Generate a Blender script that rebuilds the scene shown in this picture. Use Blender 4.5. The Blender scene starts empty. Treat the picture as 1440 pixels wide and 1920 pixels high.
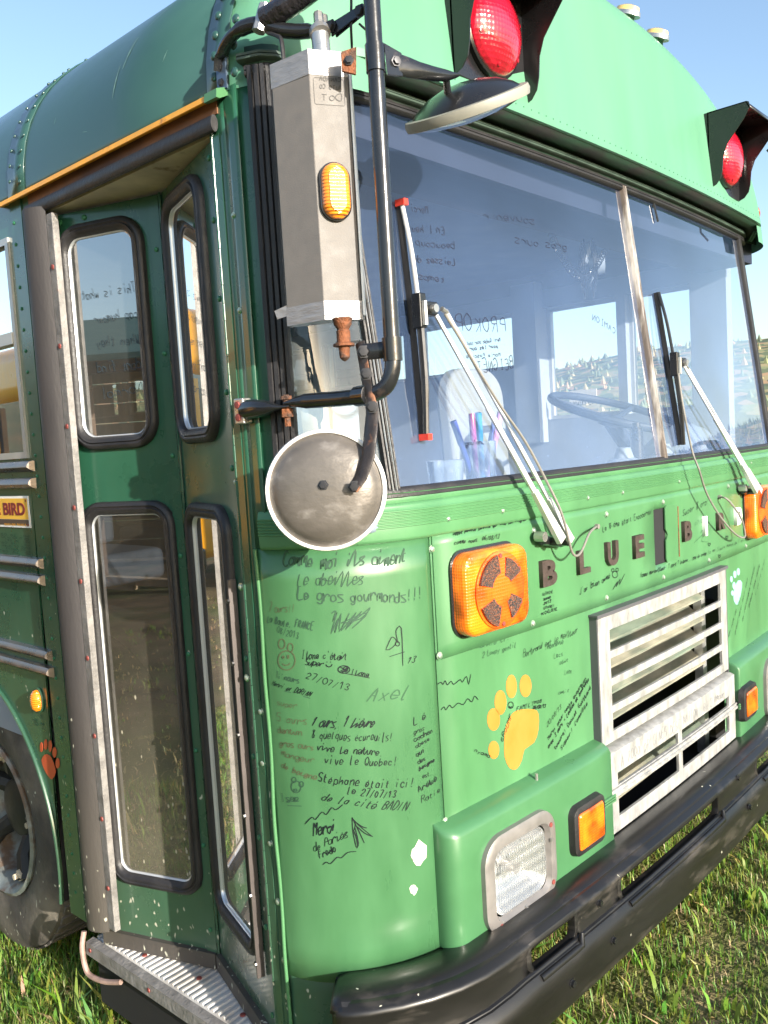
import bpy, bmesh, math, random, bisect
import numpy as np
from mathutils import Vector, Matrix

random.seed(7)
scene = bpy.context.scene
COL = scene.collection

# ------------------------------------------------------------------ camera
def look(yaw, pitch, roll):
    y, p, r = map(math.radians, (yaw, pitch, roll))
    fw = Vector((math.cos(y)*math.cos(p), math.sin(y)*math.cos(p), math.sin(p)))
    r0 = fw.cross(Vector((0, 0, 1))).normalized(); u0 = r0.cross(fw)
    rt = r0*math.cos(r) + u0*math.sin(r); up = rt.cross(fw)
    return Matrix(((rt.x, up.x, -fw.x), (rt.y, up.y, -fw.y), (rt.z, up.z, -fw.z)))
cam_d = bpy.data.cameras.new('camera'); cam = bpy.data.objects.new('camera', cam_d); COL.objects.link(cam)
cam_d.sensor_fit = 'VERTICAL'; cam_d.sensor_height = 24; cam_d.lens = 24*1615.18/1920
cam_d.clip_start = .02; cam_d.clip_end = 3000
M = look(42.138, -4.5818, -3.4406).to_4x4(); M.translation = Vector((-.9956, -.9749, 1.44)); cam.matrix_world = M
scene.camera = cam

# ------------------------------------------------------------------ sky, sun, exposure
SUN_EL, SUN_AZ = 15.5, -99.5
w = bpy.data.worlds.new('World'); scene.world = w; w.use_nodes = True
nt = w.node_tree; nt.nodes.clear()
o_ = nt.nodes.new('ShaderNodeOutputWorld'); bg = nt.nodes.new('ShaderNodeBackground'); sk = nt.nodes.new('ShaderNodeTexSky')
sk.sky_type = 'NISHITA'; sk.sun_disc = False; sk.sun_elevation = math.radians(SUN_EL); sk.sun_rotation = math.radians(90 - SUN_AZ)
sk.air_density = 1.0; sk.dust_density = 1.5; sk.ozone_density = 1.5
bg.inputs[1].default_value = .15
nt.links.new(sk.outputs[0], bg.inputs[0]); nt.links.new(bg.outputs[0], o_.inputs[0])
sl = bpy.data.lights.new('sun', 'SUN'); so = bpy.data.objects.new('sun', sl); COL.objects.link(so)
sl.energy = 4.6; sl.angle = math.radians(.5); sl.color = (1, .93, .82)
sd = Vector((math.cos(math.radians(SUN_AZ))*math.cos(math.radians(SUN_EL)), math.sin(math.radians(SUN_AZ))*math.cos(math.radians(SUN_EL)), math.sin(math.radians(SUN_EL))))
so.rotation_euler = sd.to_track_quat('Z', 'Y').to_euler(); so.location = sd*40
scene.view_settings.view_transform = 'Standard'; scene.view_settings.look = 'None'
scene.view_settings.gamma = 1; scene.view_settings.use_curve_mapping = False
scene.view_settings.exposure = 1.12
scene.render.engine = 'CYCLES'
scene.cycles.max_bounces = 8; scene.cycles.transparent_max_bounces = 16
scene.cycles.sample_clamp_indirect = 6

# ---- plan of the bus body: s runs from the door side round the corner and along the bowed front
KC = 0.0346
def _plan():
    pts = []
    y = 6.0
    for i in range(13): pts.append((0.0, 6.0 - (5.75) * i / 12.0))
    P0, P1, P2, P3 = (0, .25), (0, .13), (.14, .0426), (.24, .0332)
    for i in range(1, 25):
        t = i / 24.0; a = (1-t)**3; b = 3*t*(1-t)**2; c = 3*t*t*(1-t); d = t**3
        pts.append((a*P0[0]+b*P1[0]+c*P2[0]+d*P3[0], a*P0[1]+b*P1[1]+c*P2[1]+d*P3[1]))
    for i in range(1, 41):
        x = .24 + (2.2 - .24) * i / 40.0
        pts.append((x, KC * (x - 1.22) ** 2))
    n = 13 + 23
    for i in range(n - 1, -1, -1): pts.append((2.44 - pts[i][0], pts[i][1]))
    cum = [0.0]
    for i in range(1, len(pts)): cum.append(cum[-1] + math.hypot(pts[i][0]-pts[i-1][0], pts[i][1]-pts[i-1][1]))
    s0 = cum[12]; cum = [c - s0 for c in cum]
    nor = []
    for i in range(len(pts)):
        a = pts[max(i-1, 0)]; b = pts[min(i+1, len(pts)-1)]
        tx, ty = b[0]-a[0], b[1]-a[1]; l = math.hypot(tx, ty); nor.append((ty/l, -tx/l))
    return pts, cum, nor
PL, CU, NO = _plan()
S1 = CU[36]                      # the seam between corner panel and front panel (x = 0.24)
def P(s, z, out=0.0, lean=0.0):
    i = bisect.bisect_right(CU, s) - 1; i = max(0, min(i, len(CU) - 2))
    f = (s - CU[i]) / (CU[i+1] - CU[i])
    x = PL[i][0] + f*(PL[i+1][0]-PL[i][0]); y = PL[i][1] + f*(PL[i+1][1]-PL[i][1])
    nx = NO[i][0] + f*(NO[i+1][0]-NO[i][0]); ny = NO[i][1] + f*(NO[i+1][1]-NO[i][1]); l = math.hypot(nx, ny)
    return (x + nx/l*out, y + ny/l*out + lean, z)
def SX(x):                       # s of a front point at x
    lo, hi = S1 - .3, S1 + 2.4
    for _ in range(40):
        m = (lo + hi) / 2
        if P(m, 0)[0] < x: lo = m
        else: hi = m
    return lo
def WL(z): return .014 + (z - 1.35) * .125      # how far the windshield stands back at height z

GT = [('Comme moi ils aiment', 0.0627, 1.231, 0.2935, 1.2209, 0.0251, 1), ('Le abeilles', 0.0888, 1.1969, 0.2076, 1.1917, 0.0231, 1), ('Le gros gourmands!!!', 0.0869, 1.1709, 0.3243, 1.1473, 0.0213, 1), ('7 ours!!', 0.0276, 1.1497, 0.0802, 1.1468, 0.0149, 2), ('La Baule, FRANCE', 0.0218, 1.1287, 0.1125, 1.116, 0.013, 1), ('08/2013', 0.0421, 1.1102, 0.0859, 1.1002, 0.0118, 1), ('13', 0.281, 1.0357, 0.2993, 1.0334, 0.0118, 0), ('D', 0.2401, 1.0688, 0.2612, 1.0677, 0.0195, 0), ("Ilona c'était", 0.0884, 1.0642, 0.17, 1.0577, 0.0146, 0), ('Super', 0.0914, 1.0514, 0.1253, 1.0484, 0.0107, 0), ('Ilona', 0.174, 1.0299, 0.2067, 1.0203, 0.0107, 0), ("Ti'nours", 0.0326, 1.0267, 0.08, 1.0181, 0.011, 1), ('27/07/13', 0.0917, 1.027, 0.1693, 1.001, 0.0117, 0), ('Henri et DORIAN', 0.0213, 1.0127, 0.0983, 0.9936, 0.0101, 0), ('Axel', 0.1992, 0.9799, 0.2833, 0.9681, 0.0255, 3), ('super', 0.0306, 0.9749, 0.0727, 0.9727, 0.011, 2), ('5 ours', 0.0279, 0.9446, 0.0908, 0.9424, 0.0142, 2), ('dantun', 0.0285, 0.9236, 0.0793, 0.9214, 0.0122, 2), ('gros ours', 0.0302, 0.8997, 0.0995, 0.8949, 0.0122, 2), ('mangeur', 0.0321, 0.8808, 0.0998, 0.8701, 0.0122, 2), ('de beigne', 0.0302, 0.8584, 0.0996, 0.8382, 0.0123, 2), ('1 ours, 1 lièvre', 0.0956, 0.9394, 0.2089, 0.9291, 0.0178, 0), ('& quelques écureuils!', 0.0962, 0.9187, 0.2438, 0.8974, 0.0148, 0), ('vive la nature,', 0.1035, 0.8949, 0.2256, 0.8726, 0.0138, 0), ('vive le Quebec!', 0.1156, 0.8708, 0.2503, 0.8499, 0.0148, 0), ('Stéphane était ici!', 0.1016, 0.8372, 0.2813, 0.8004, 0.016, 0), ('le 27/07/13', 0.1524, 0.8107, 0.2443, 0.7884, 0.0129, 0), ('de la cité BADIN', 0.1052, 0.8032, 0.263, 0.7598, 0.015, 0), ('Isac', 0.0269, 0.793, 0.0661, 0.7969, 0.0136, 1), ('Merci', 0.0864, 0.7326, 0.1288, 0.7463, 0.0203, 0), ('de Pariès', 0.0844, 0.7042, 0.1502, 0.7306, 0.0142, 0), ('Fredo', 0.0956, 0.6904, 0.1281, 0.705, 0.0132, 0), ('L é', 0.2881, 0.9188, 0.3173, 0.9244, 0.0129, 0), ('gros', 0.2868, 0.8998, 0.3119, 0.9022, 0.009, 0), ('cochon', 0.287, 0.8856, 0.3319, 0.8941, 0.0089, 0), ('obèse', 0.2907, 0.8715, 0.3231, 0.882, 0.008, 0), ('qui', 0.2897, 0.8565, 0.3115, 0.8614, 0.009, 0), ('des', 0.2923, 0.8426, 0.3104, 0.8453, 0.007, 0), ('beigne', 0.2936, 0.828, 0.3318, 0.8384, 0.008, 0), ('est...', 0.3009, 0.8128, 0.334, 0.813, 0.0081, 0), ('Aréké', 0.2909, 0.7867, 0.3358, 0.801, 0.0111, 0), ('Ratie!', 0.2953, 0.766, 0.3511, 0.7785, 0.0111, 0), ('Belle petite famille qui aime les beignes', 0.4116, 1.2574, 0.6494, 1.2609, 0.0091, 0), ('comme nous. 06/08/13', 0.4132, 1.2387, 0.5535, 1.2341, 0.0081, 0), ('GUERNINE', 0.695, 1.0919, 0.7361, 1.092, 0.0057, 0), ('NANO', 0.6981, 1.0808, 0.727, 1.0817, 0.0058, 0), ('2013', 0.6974, 1.0716, 0.7262, 1.0724, 0.0058, 0), ('GRANBY', 0.6966, 1.0613, 0.7378, 1.0609, 0.0057, 0), ('MICHELOISE', 0.6877, 1.0512, 0.7498, 1.0516, 0.0058, 0), ('Le 8ième était Énoooorme!', 0.9575, 1.2015, 1.2204, 1.2168, 0.0139, 0), ("J'ai bien aimé", 0.8417, 1.0706, 0.9839, 1.0852, 0.0133, 0), ('Super & ara!', 1.4054, 1.1907, 1.5971, 1.2082, 0.0176, 0), ('07/2013', 1.4884, 1.1564, 1.5932, 1.1603, 0.0105, 3), ('Homme merveilleux! 1 ours 1 lièvre... bcq de crème', 1.1359, 1.0628, 1.5686, 1.0618, 0.0107, 0), ("la meilleure maman de l'univers", 1.5769, 1.0623, 1.9508, 1.0594, 0.0108, 0), ('Bertrand est le meilleur', 0.6189, 0.9741, 0.8349, 0.9842, 0.0135, 0), ('Hannie Cl!', 0.468, 1.0235, 0.5759, 1.0206, 0.0116, 3), ('2 Loupy gentil', 0.4831, 1.003, 0.5983, 1.0002, 0.0106, 3), ('Intensité', 0.7017, 0.9722, 0.7735, 0.9712, 0.0104, 3), ('Lecs', 0.7329, 0.9452, 0.7715, 0.945, 0.0105, 3), ('elit', 0.7527, 0.9274, 0.7919, 0.9258, 0.0095, 3), ('Leon', 0.7722, 0.8987, 0.803, 0.8962, 0.0119, 3), ('amit', 0.7433, 0.8621, 0.791, 0.8573, 0.0083, 3), ('20/08/13', 0.6944, 0.802, 0.7535, 0.8279, 0.0093, 0), ('Merci pour cette excursion', 0.6981, 0.771, 0.8631, 0.8681, 0.0094, 0), ('avec 3 ours + Loulou et beurette', 0.6967, 0.7523, 0.8746, 0.864, 0.0094, 0), ('tueurs! Daniel Gaillard', 0.7211, 0.7425, 0.8825, 0.8418, 0.0095, 0), ('Super! Camille', 0.7459, 0.7325, 0.8657, 0.8105, 0.0096, 0), ('FAMILY', 0.5857, 0.8658, 0.6488, 0.8629, 0.0089, 0), ('MOB', 0.6508, 0.8635, 0.6808, 0.8627, 0.0069, 0), ('06/08/13', 0.6442, 0.8547, 0.6918, 0.8468, 0.0069, 0), ('GROUMF', 0.5358, 0.8142, 0.5724, 0.8625, 0.0098, 0), ('nyama', 0.4436, 0.8239, 0.4919, 0.7939, 0.0074, 0), ('mon ours est fort', 1.7418, 0.7813, 1.8606, 0.8849, 0.0099, 0), ('grand merci pour tout', 1.8004, 0.7773, 1.9401, 0.932, 0.01, 0), ('on reviendra bientot', 1.875, 0.8048, 2.0168, 0.9606, 0.0102, 0), ('bravo les ours', 1.9431, 0.8352, 2.0707, 0.9562, 0.0103, 0), ('vive le miel', 2.0143, 0.8612, 2.1345, 0.965, 0.0105, 0)]
DR = [(2, [(0.0749, 1.0602), (0.0728, 1.0526), (0.0676, 1.0463), (0.0606, 1.0427), (0.0528, 1.0424), (0.0459, 1.0454), (0.0413, 1.0513), (0.0401, 1.0589), (0.0426, 1.0668), (0.0481, 1.0732), (0.0555, 1.077), (0.0632, 1.0772), (0.0697, 1.0739), (0.0739, 1.0679), (0.0749, 1.0602)]), (2, [(0.0572, 1.0902), (0.0562, 1.0863), (0.0541, 1.0832), (0.0513, 1.0814), (0.0484, 1.0813), (0.0458, 1.0829), (0.0442, 1.0859), (0.0439, 1.0897), (0.0448, 1.0936), (0.0469, 1.0967), (0.0498, 1.0985), (0.0527, 1.0986), (0.0552, 1.097), (0.0568, 1.094), (0.0572, 1.0902)]), (2, [(0.0725, 1.0837), (0.0718, 1.0803), (0.0701, 1.0775), (0.0679, 1.076), (0.0655, 1.0759), (0.0635, 1.0774), (0.0623, 1.0801), (0.062, 1.0835), (0.0628, 1.0869), (0.0645, 1.0896), (0.0667, 1.0912), (0.069, 1.0912), (0.071, 1.0897), (0.0723, 1.087), (0.0725, 1.0837)]), (2, [(0.0541, 1.0656), (0.0529, 1.0638), (0.0507, 1.0637), (0.0497, 1.0654), (0.0509, 1.0671), (0.0532, 1.0672), (0.0541, 1.0656)]), (2, [(0.0634, 1.0669), (0.0624, 1.0643), (0.0608, 1.0642), (0.0602, 1.0668), (0.0612, 1.0693), (0.0628, 1.0694), (0.0634, 1.0669)]), (2, [(0.0645, 1.0554), (0.063, 1.0535), (0.0608, 1.0521), (0.0583, 1.0512), (0.0555, 1.0509), (0.0529, 1.0513), (0.0506, 1.0523), (0.049, 1.0539)]), (1, [(0.0492, 1.0032), (0.0981, 0.9906)]), (1, [(0.1468, 1.143), (0.1546, 1.1473), (0.1477, 1.1285), (0.1564, 1.1442), (0.1434, 1.1065), (0.1575, 1.1325), (0.1502, 1.108), (0.1638, 1.1417), (0.1579, 1.1093), (0.1781, 1.1404), (0.1619, 1.1109), (0.1907, 1.1412), (0.1696, 1.1122), (0.2006, 1.1421), (0.1779, 1.1211), (0.2167, 1.1471), (0.1978, 1.1288), (0.1627, 1.1244), (0.2122, 1.1389), (0.1812, 1.113)]), (0, [(0.1726, 1.0389), (0.171, 1.0356), (0.167, 1.0335), (0.1617, 1.0331), (0.1565, 1.0344), (0.1528, 1.0372), (0.1516, 1.0408), (0.1532, 1.044), (0.1572, 1.0462), (0.1625, 1.0467), (0.1677, 1.0453), (0.1714, 1.0424), (0.1726, 1.0389)]), (0, [(0.1548, 1.0454), (0.1686, 1.0363), (0.1553, 1.0375), (0.1709, 1.042), (0.1569, 1.0335)]), (0, [(0.1689, 1.0402), (0.1676, 1.0376), (0.1648, 1.0367), (0.1622, 1.0381), (0.1612, 1.0409), (0.1625, 1.0436), (0.1653, 1.0445), (0.1679, 1.0431), (0.1689, 1.0402)]), (0, [(0.157, 1.0345), (0.2076, 1.0192)]), (0, [(0.2691, 1.0734), (0.2676, 1.0708), (0.2646, 1.0702), (0.2616, 1.0718), (0.2606, 1.0747), (0.262, 1.0773), (0.2651, 1.078), (0.268, 1.0764), (0.2691, 1.0734)]), (0, [(0.266, 1.0759), (0.2631, 1.098), (0.2743, 1.1013), (0.273, 1.032)]), (0, [(0.2475, 1.053), (0.278, 1.0571)]), (0, [(0.1417, 1.0511), (0.1404, 1.0488), (0.1384, 1.0472), (0.1359, 1.0468), (0.1334, 1.0475), (0.1315, 1.0492), (0.1305, 1.0516)]), (0, [(0.1326, 1.0567), (0.1329, 1.0548)]), (0, [(0.1392, 1.0563), (0.1391, 1.0543)]), (1, [(0.0692, 0.8253), (0.0675, 0.8196), (0.0637, 0.8153), (0.0588, 0.8135), (0.0539, 0.8144), (0.0505, 0.8181), (0.0495, 0.8235), (0.0513, 0.8293), (0.0554, 0.8337), (0.0604, 0.8357), (0.0651, 0.8345), (0.0683, 0.8307), (0.0692, 0.8253)]), (1, [(0.0606, 0.8377), (0.0591, 0.834), (0.0558, 0.8323), (0.0527, 0.8334), (0.0517, 0.8369), (0.0533, 0.8406), (0.0566, 0.8424), (0.0596, 0.8412), (0.0606, 0.8377)]), (1, [(0.0748, 0.8306), (0.0734, 0.827), (0.0703, 0.8253), (0.0674, 0.8266), (0.0664, 0.8301), (0.0679, 0.8337), (0.071, 0.8354), (0.0739, 0.8341), (0.0748, 0.8306)]), (1, [(0.0613, 0.8187), (0.0596, 0.8168), (0.0562, 0.8165), (0.0547, 0.8181), (0.0565, 0.82), (0.0598, 0.8203), (0.0613, 0.8187)]), (1, [(0.0385, 0.7867), (0.0676, 0.789)]), (0, [(0.0715, 0.755), (0.0859, 0.7689), (0.0926, 0.765), (0.1055, 0.7792), (0.1131, 0.774), (0.1237, 0.7867), (0.1312, 0.7823), (0.1444, 0.7914)]), (0, [(0.0999, 0.6793), (0.1072, 0.6844), (0.1148, 0.6813), (0.1274, 0.693), (0.1351, 0.6915), (0.1473, 0.7007), (0.163, 0.7011)]), (0, [(0.1593, 0.7659), (0.1594, 0.7378), (0.1635, 0.7091)]), (0, [(0.1593, 0.7659), (0.1694, 0.7406), (0.1786, 0.7152)]), (0, [(0.1601, 0.7639), (0.1718, 0.7484), (0.1941, 0.725)]), (0, [(0.1593, 0.7659), (0.1643, 0.7523), (0.1616, 0.7416)]), (0, [(0.1636, 0.7574), (0.1776, 0.7457), (0.1853, 0.7425)]), (0, [(0.166, 0.7491), (0.1807, 0.7331), (0.1951, 0.7248)]), (0, [(0.1638, 0.7453), (0.1679, 0.7166), (0.1643, 0.707)]), (0, [(0.1607, 0.7417), (0.1646, 0.7271), (0.1665, 0.7107)]), (0, [(0.3482, 0.9815), (0.3587, 0.9831), (0.3643, 0.9776), (0.3709, 0.9833), (0.3762, 0.9737), (0.3874, 0.9783), (0.3945, 0.9703), (0.4138, 0.9751), (0.4196, 0.9685), (0.4331, 0.9769), (0.4382, 0.9597), (0.4462, 0.9781)]), (0, [(0.3544, 0.9305), (0.3638, 0.9343), (0.3678, 0.927), (0.3791, 0.9334), (0.3878, 0.9259), (0.4039, 0.9312), (0.4192, 0.924), (0.4328, 0.9323), (0.445, 0.9227), (0.454, 0.9322), (0.4648, 0.9219)]), (0, [(1.0209, 1.0886), (1.0174, 1.0841), (1.0095, 1.0827), (1.0008, 1.0849), (0.9954, 1.0899), (0.9958, 1.0951), (1.0018, 1.0983), (1.0106, 1.0979), (1.0182, 1.0941), (1.0209, 1.0886)]), (0, [(1.0047, 1.1015), (1.002, 1.0989), (0.9965, 1.0989), (0.9923, 1.1017), (0.9926, 1.105), (0.9971, 1.1064), (1.0025, 1.1049), (1.0047, 1.1015)]), (0, [(1.0257, 1.0997), (1.023, 1.097), (1.0174, 1.0971), (1.0131, 1.0998), (1.0134, 1.1032), (1.018, 1.1046), (1.0235, 1.1031), (1.0257, 1.0997)]), (0, [(0.9946, 1.0563), (1.0195, 1.0718), (1.0107, 1.0602), (1.0332, 1.0762), (1.0268, 1.0628), (1.0556, 1.0846)]), (0, [(0.5777, 0.8816), (0.5752, 0.8778), (0.5697, 0.877), (0.5637, 0.8794), (0.56, 0.8839), (0.5604, 0.8884), (0.5646, 0.8908), (0.5707, 0.8901), (0.5759, 0.8864), (0.5777, 0.8816)]), (0, [(0.5729, 0.881), (0.5717, 0.8797), (0.5696, 0.8793), (0.5672, 0.8799), (0.5652, 0.8813), (0.5641, 0.8832)]), (0, [(1.5912, 1.0838), (1.5814, 1.0914), (1.5878, 1.0937), (1.5917, 1.09), (1.597, 1.0925), (1.6022, 1.0895), (1.5912, 1.0838)]), (0, [(1.7381, 1.0859), (1.727, 1.0938), (1.7342, 1.0962), (1.7386, 1.0924), (1.7445, 1.095), (1.7504, 1.0918), (1.7381, 1.0859)]), (0, [(1.6699, 1.0382), (1.6594, 1.0461), (1.6663, 1.0484), (1.6704, 1.0446), (1.676, 1.047), (1.6816, 1.0438), (1.6699, 1.0382)]), (3, [(1.5254, 1.1292), (1.5586, 1.1408), (1.5489, 1.1218), (1.592, 1.1448), (1.5816, 1.1194), (1.6083, 1.1382)]), (3, [(1.4768, 1.1078), (1.5574, 1.1254), (1.5316, 1.107), (1.5881, 1.0968)])]
PAW = [[(0.557, 0.8532), (0.5764, 0.866), (0.6063, 0.8648), (0.6481, 0.8537), (0.6649, 0.8398), (0.6621, 0.8052), (0.6443, 0.7822), (0.6089, 0.7776), (0.5978, 0.7578), (0.5779, 0.7445), (0.5546, 0.7542), (0.5404, 0.7813), (0.5408, 0.8093), (0.5448, 0.8363)], [(0.5547, 0.8932), (0.5511, 0.8812), (0.5433, 0.8739), (0.5334, 0.8731), (0.5241, 0.879), (0.5179, 0.89), (0.5163, 0.9031), (0.5199, 0.915), (0.5276, 0.9223), (0.5374, 0.9233), (0.5467, 0.9175), (0.5531, 0.9065), (0.5547, 0.8932)], [(0.5926, 0.9175), (0.5892, 0.9059), (0.5818, 0.8986), (0.5725, 0.8976), (0.5637, 0.9032), (0.5579, 0.9137), (0.5565, 0.9264), (0.5599, 0.9379), (0.5671, 0.9452), (0.5764, 0.9463), (0.5852, 0.9409), (0.5911, 0.9304), (0.5926, 0.9175)], [(0.6443, 0.9059), (0.6406, 0.8947), (0.6322, 0.8879), (0.6215, 0.8873), (0.6115, 0.8931), (0.6046, 0.9037), (0.6028, 0.9161), (0.6065, 0.9272), (0.6147, 0.9341), (0.6253, 0.9348), (0.6355, 0.9291), (0.6425, 0.9185), (0.6443, 0.9059)], [(0.5308, 0.8637), (0.5271, 0.853), (0.5189, 0.8468), (0.5083, 0.8467), (0.4983, 0.8526), (0.4916, 0.8629), (0.4898, 0.875), (0.4934, 0.8855), (0.5015, 0.8918), (0.512, 0.8921), (0.522, 0.8864), (0.529, 0.876), (0.5308, 0.8637)], [(0.5232, 0.8022), (0.5202, 0.7936), (0.5133, 0.7888), (0.5045, 0.7889), (0.4962, 0.794), (0.4906, 0.8026), (0.4891, 0.8124), (0.4921, 0.8209), (0.4988, 0.8258), (0.5075, 0.8258), (0.5159, 0.8208), (0.5217, 0.8122), (0.5232, 0.8022)]]
PAW2 = [[(1.8127, 0.9272), (1.8445, 0.9423), (1.8801, 0.9296), (1.8668, 0.8975), (1.8331, 0.866), (1.799, 0.8824), (1.7963, 0.9098)], [(1.8179, 0.9297), (1.8129, 0.9222), (1.8021, 0.9206), (1.792, 0.9257), (1.7884, 0.9346), (1.7934, 0.9421), (1.8041, 0.9438), (1.8142, 0.9387), (1.8179, 0.9297)], [(1.8283, 0.9635), (1.8232, 0.9559), (1.8124, 0.9542), (1.8022, 0.9593), (1.7986, 0.9681), (1.8036, 0.9757), (1.8143, 0.9775), (1.8246, 0.9724), (1.8283, 0.9635)], [(1.8621, 0.9667), (1.8569, 0.9591), (1.8458, 0.9574), (1.8353, 0.9625), (1.8316, 0.9714), (1.8367, 0.979), (1.8477, 0.9808), (1.8583, 0.9758), (1.8621, 0.9667)], [(1.7987, 0.9094), (1.7947, 0.9041), (1.7858, 0.9032), (1.7774, 0.9071), (1.7743, 0.9136), (1.7784, 0.9188), (1.7872, 0.9197), (1.7956, 0.9158), (1.7987, 0.9094)], [(1.792, 0.9541), (1.788, 0.9477), (1.7795, 0.9461), (1.7715, 0.9503), (1.7687, 0.9579), (1.7726, 0.9643), (1.7811, 0.9659), (1.7891, 0.9617), (1.792, 0.9541)]]
PAW3 = [[(1.169, 0.676), (1.148, 0.695), (1.119, 0.698), (1.103, 0.68), (1.098, 0.659), (1.119, 0.636), (1.141, 0.64), (1.161, 0.657)], [(1.155, 0.713), (1.159, 0.703), (1.166, 0.698), (1.171, 0.701), (1.171, 0.71), (1.167, 0.72), (1.161, 0.725), (1.156, 0.722), (1.155, 0.713)], [(1.129, 0.725), (1.134, 0.714), (1.141, 0.709), (1.146, 0.712), (1.147, 0.722), (1.142, 0.733), (1.135, 0.738), (1.13, 0.735), (1.129, 0.725)], [(1.105, 0.726), (1.11, 0.714), (1.117, 0.708), (1.123, 0.711), (1.123, 0.722), (1.119, 0.734), (1.111, 0.74), (1.105, 0.736), (1.105, 0.726)], [(1.083, 0.713), (1.088, 0.703), (1.097, 0.697), (1.104, 0.7), (1.105, 0.709), (1.1, 0.72), (1.092, 0.726), (1.085, 0.723), (1.083, 0.713)], [(1.072, 0.688), (1.077, 0.677), (1.085, 0.672), (1.092, 0.674), (1.093, 0.684), (1.088, 0.695), (1.08, 0.7), (1.073, 0.698), (1.072, 0.688)]]
LET = [('B', 0.6867, 1.1113, 0.07679999999999998, 0.05699999999999994), ('L', 0.8344, 1.1164, 0.06559999999999999, 0.054200000000000026), ('U', 0.9616, 1.1161, 0.07309999999999994, 0.05799999999999983), ('E', 1.1009, 1.1157, 0.06729999999999992, 0.05690000000000017), ('B', 1.3951, 1.1214, 0.07040000000000002, 0.05530000000000013), ('I', 1.5438, 1.1195, 0.028699999999999948, 0.056400000000000006), ('R', 1.6497, 1.1226, 0.07709999999999995, 0.05190000000000006), ('D', 1.8088, 1.1206, 0.09319999999999995, 0.054400000000000004)]
SCR = [(0.397, 1.2897), (0.5646, 1.2884), (0.8909, 1.2858), (1.0548, 1.2851), (1.381, 1.2878), (1.9781, 1.3046)]
SCR2 = [(0.6747, 1.2355), (0.9785, 1.2387), (1.2835, 1.2401), (1.7629, 1.2451), (0.3542, 1.2373), (0.3555, 1.0348), (0.6551, 1.0386), (0.9641, 1.0404), (1.2711, 1.0418), (1.5855, 1.0424), (1.9139, 1.0418), (0.3491, 0.7141)]
HINGE_SCR = [(-0.002, 0.296, 1.189), (-0.002, 0.298, 1.015), (-0.002, 0.269, 0.856), (-0.002, 0.254, 0.59), (-0.002, 0.248, 0.476), (-0.002, 0.246, 0.405), (-0.002, 0.264, 0.702), (-0.002, 0.289, 1.384), (-0.002, 0.24, 1.854), (-0.002, 0.242, 1.689), (-0.002, 0.264, 0.956)]
H1 = [(0.9269, 1.2165), (0.8529, 1.2097), (0.8044, 1.1801), (0.7735, 1.1704), (0.747, 1.1812), (0.7269, 1.2138), (0.7029, 1.2732)]
H1b = [(0.6759, 1.3371), (0.6226, 1.4228), (0.5603, 1.4945), (0.5096, 1.5629), (0.4679, 1.6236), (0.4305, 1.6745)]
H2 = [(1.6777, 1.2199), (1.6698, 1.2157), (1.711, 1.1833), (1.7547, 1.1435), (1.7803, 1.095), (1.7504, 1.0905), (1.6766, 1.1155), (1.5715, 1.1739), (1.4763, 1.2476), (1.414, 1.318)]
H2b = [(1.4142, 1.3616), (1.4026, 1.4345), (1.3973, 1.5141), (1.4007, 1.5792)]
GTX = [('Merci C.', 0.4029, 1.8799, 0.4921, 1.8876, 0.0152), ("En l'heure", 0.4064, 1.8425, 0.5316, 1.8501, 0.0151), ('beaucoup', 0.4379, 1.8175, 0.5583, 1.823, 0.0142), ('Laissez du', 0.4232, 1.7848, 0.5503, 1.7894, 0.013), ('temps', 0.4305, 1.7503, 0.5085, 1.7509, 0.013), ('souvenir', 0.6646, 1.9014, 0.8675, 1.9184, 0.017), ('gros ours', 0.7695, 1.8631, 0.9911, 1.8718, 0.0178), ('PROKOP', 0.5174, 1.6498, 0.6888, 1.6637, 0.0313), ('Merci Quebec pour tout', 0.5485, 1.6263, 0.6638, 1.6397, 0.0079), ('pour les ours', 0.5459, 1.6153, 0.6509, 1.6256, 0.0079), ('Marie Pascale', 0.5388, 1.6, 0.6557, 1.6076, 0.0078), ('BEIGNET', 0.5657, 1.5701, 0.6969, 1.5835, 0.0227), ('CAMION', 1.0549, 1.709, 1.1679, 1.6822, 0.0168), ('Bonjour', 0.5576, 1.4305, 0.4985, 1.4308, 0.0089)]

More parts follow.
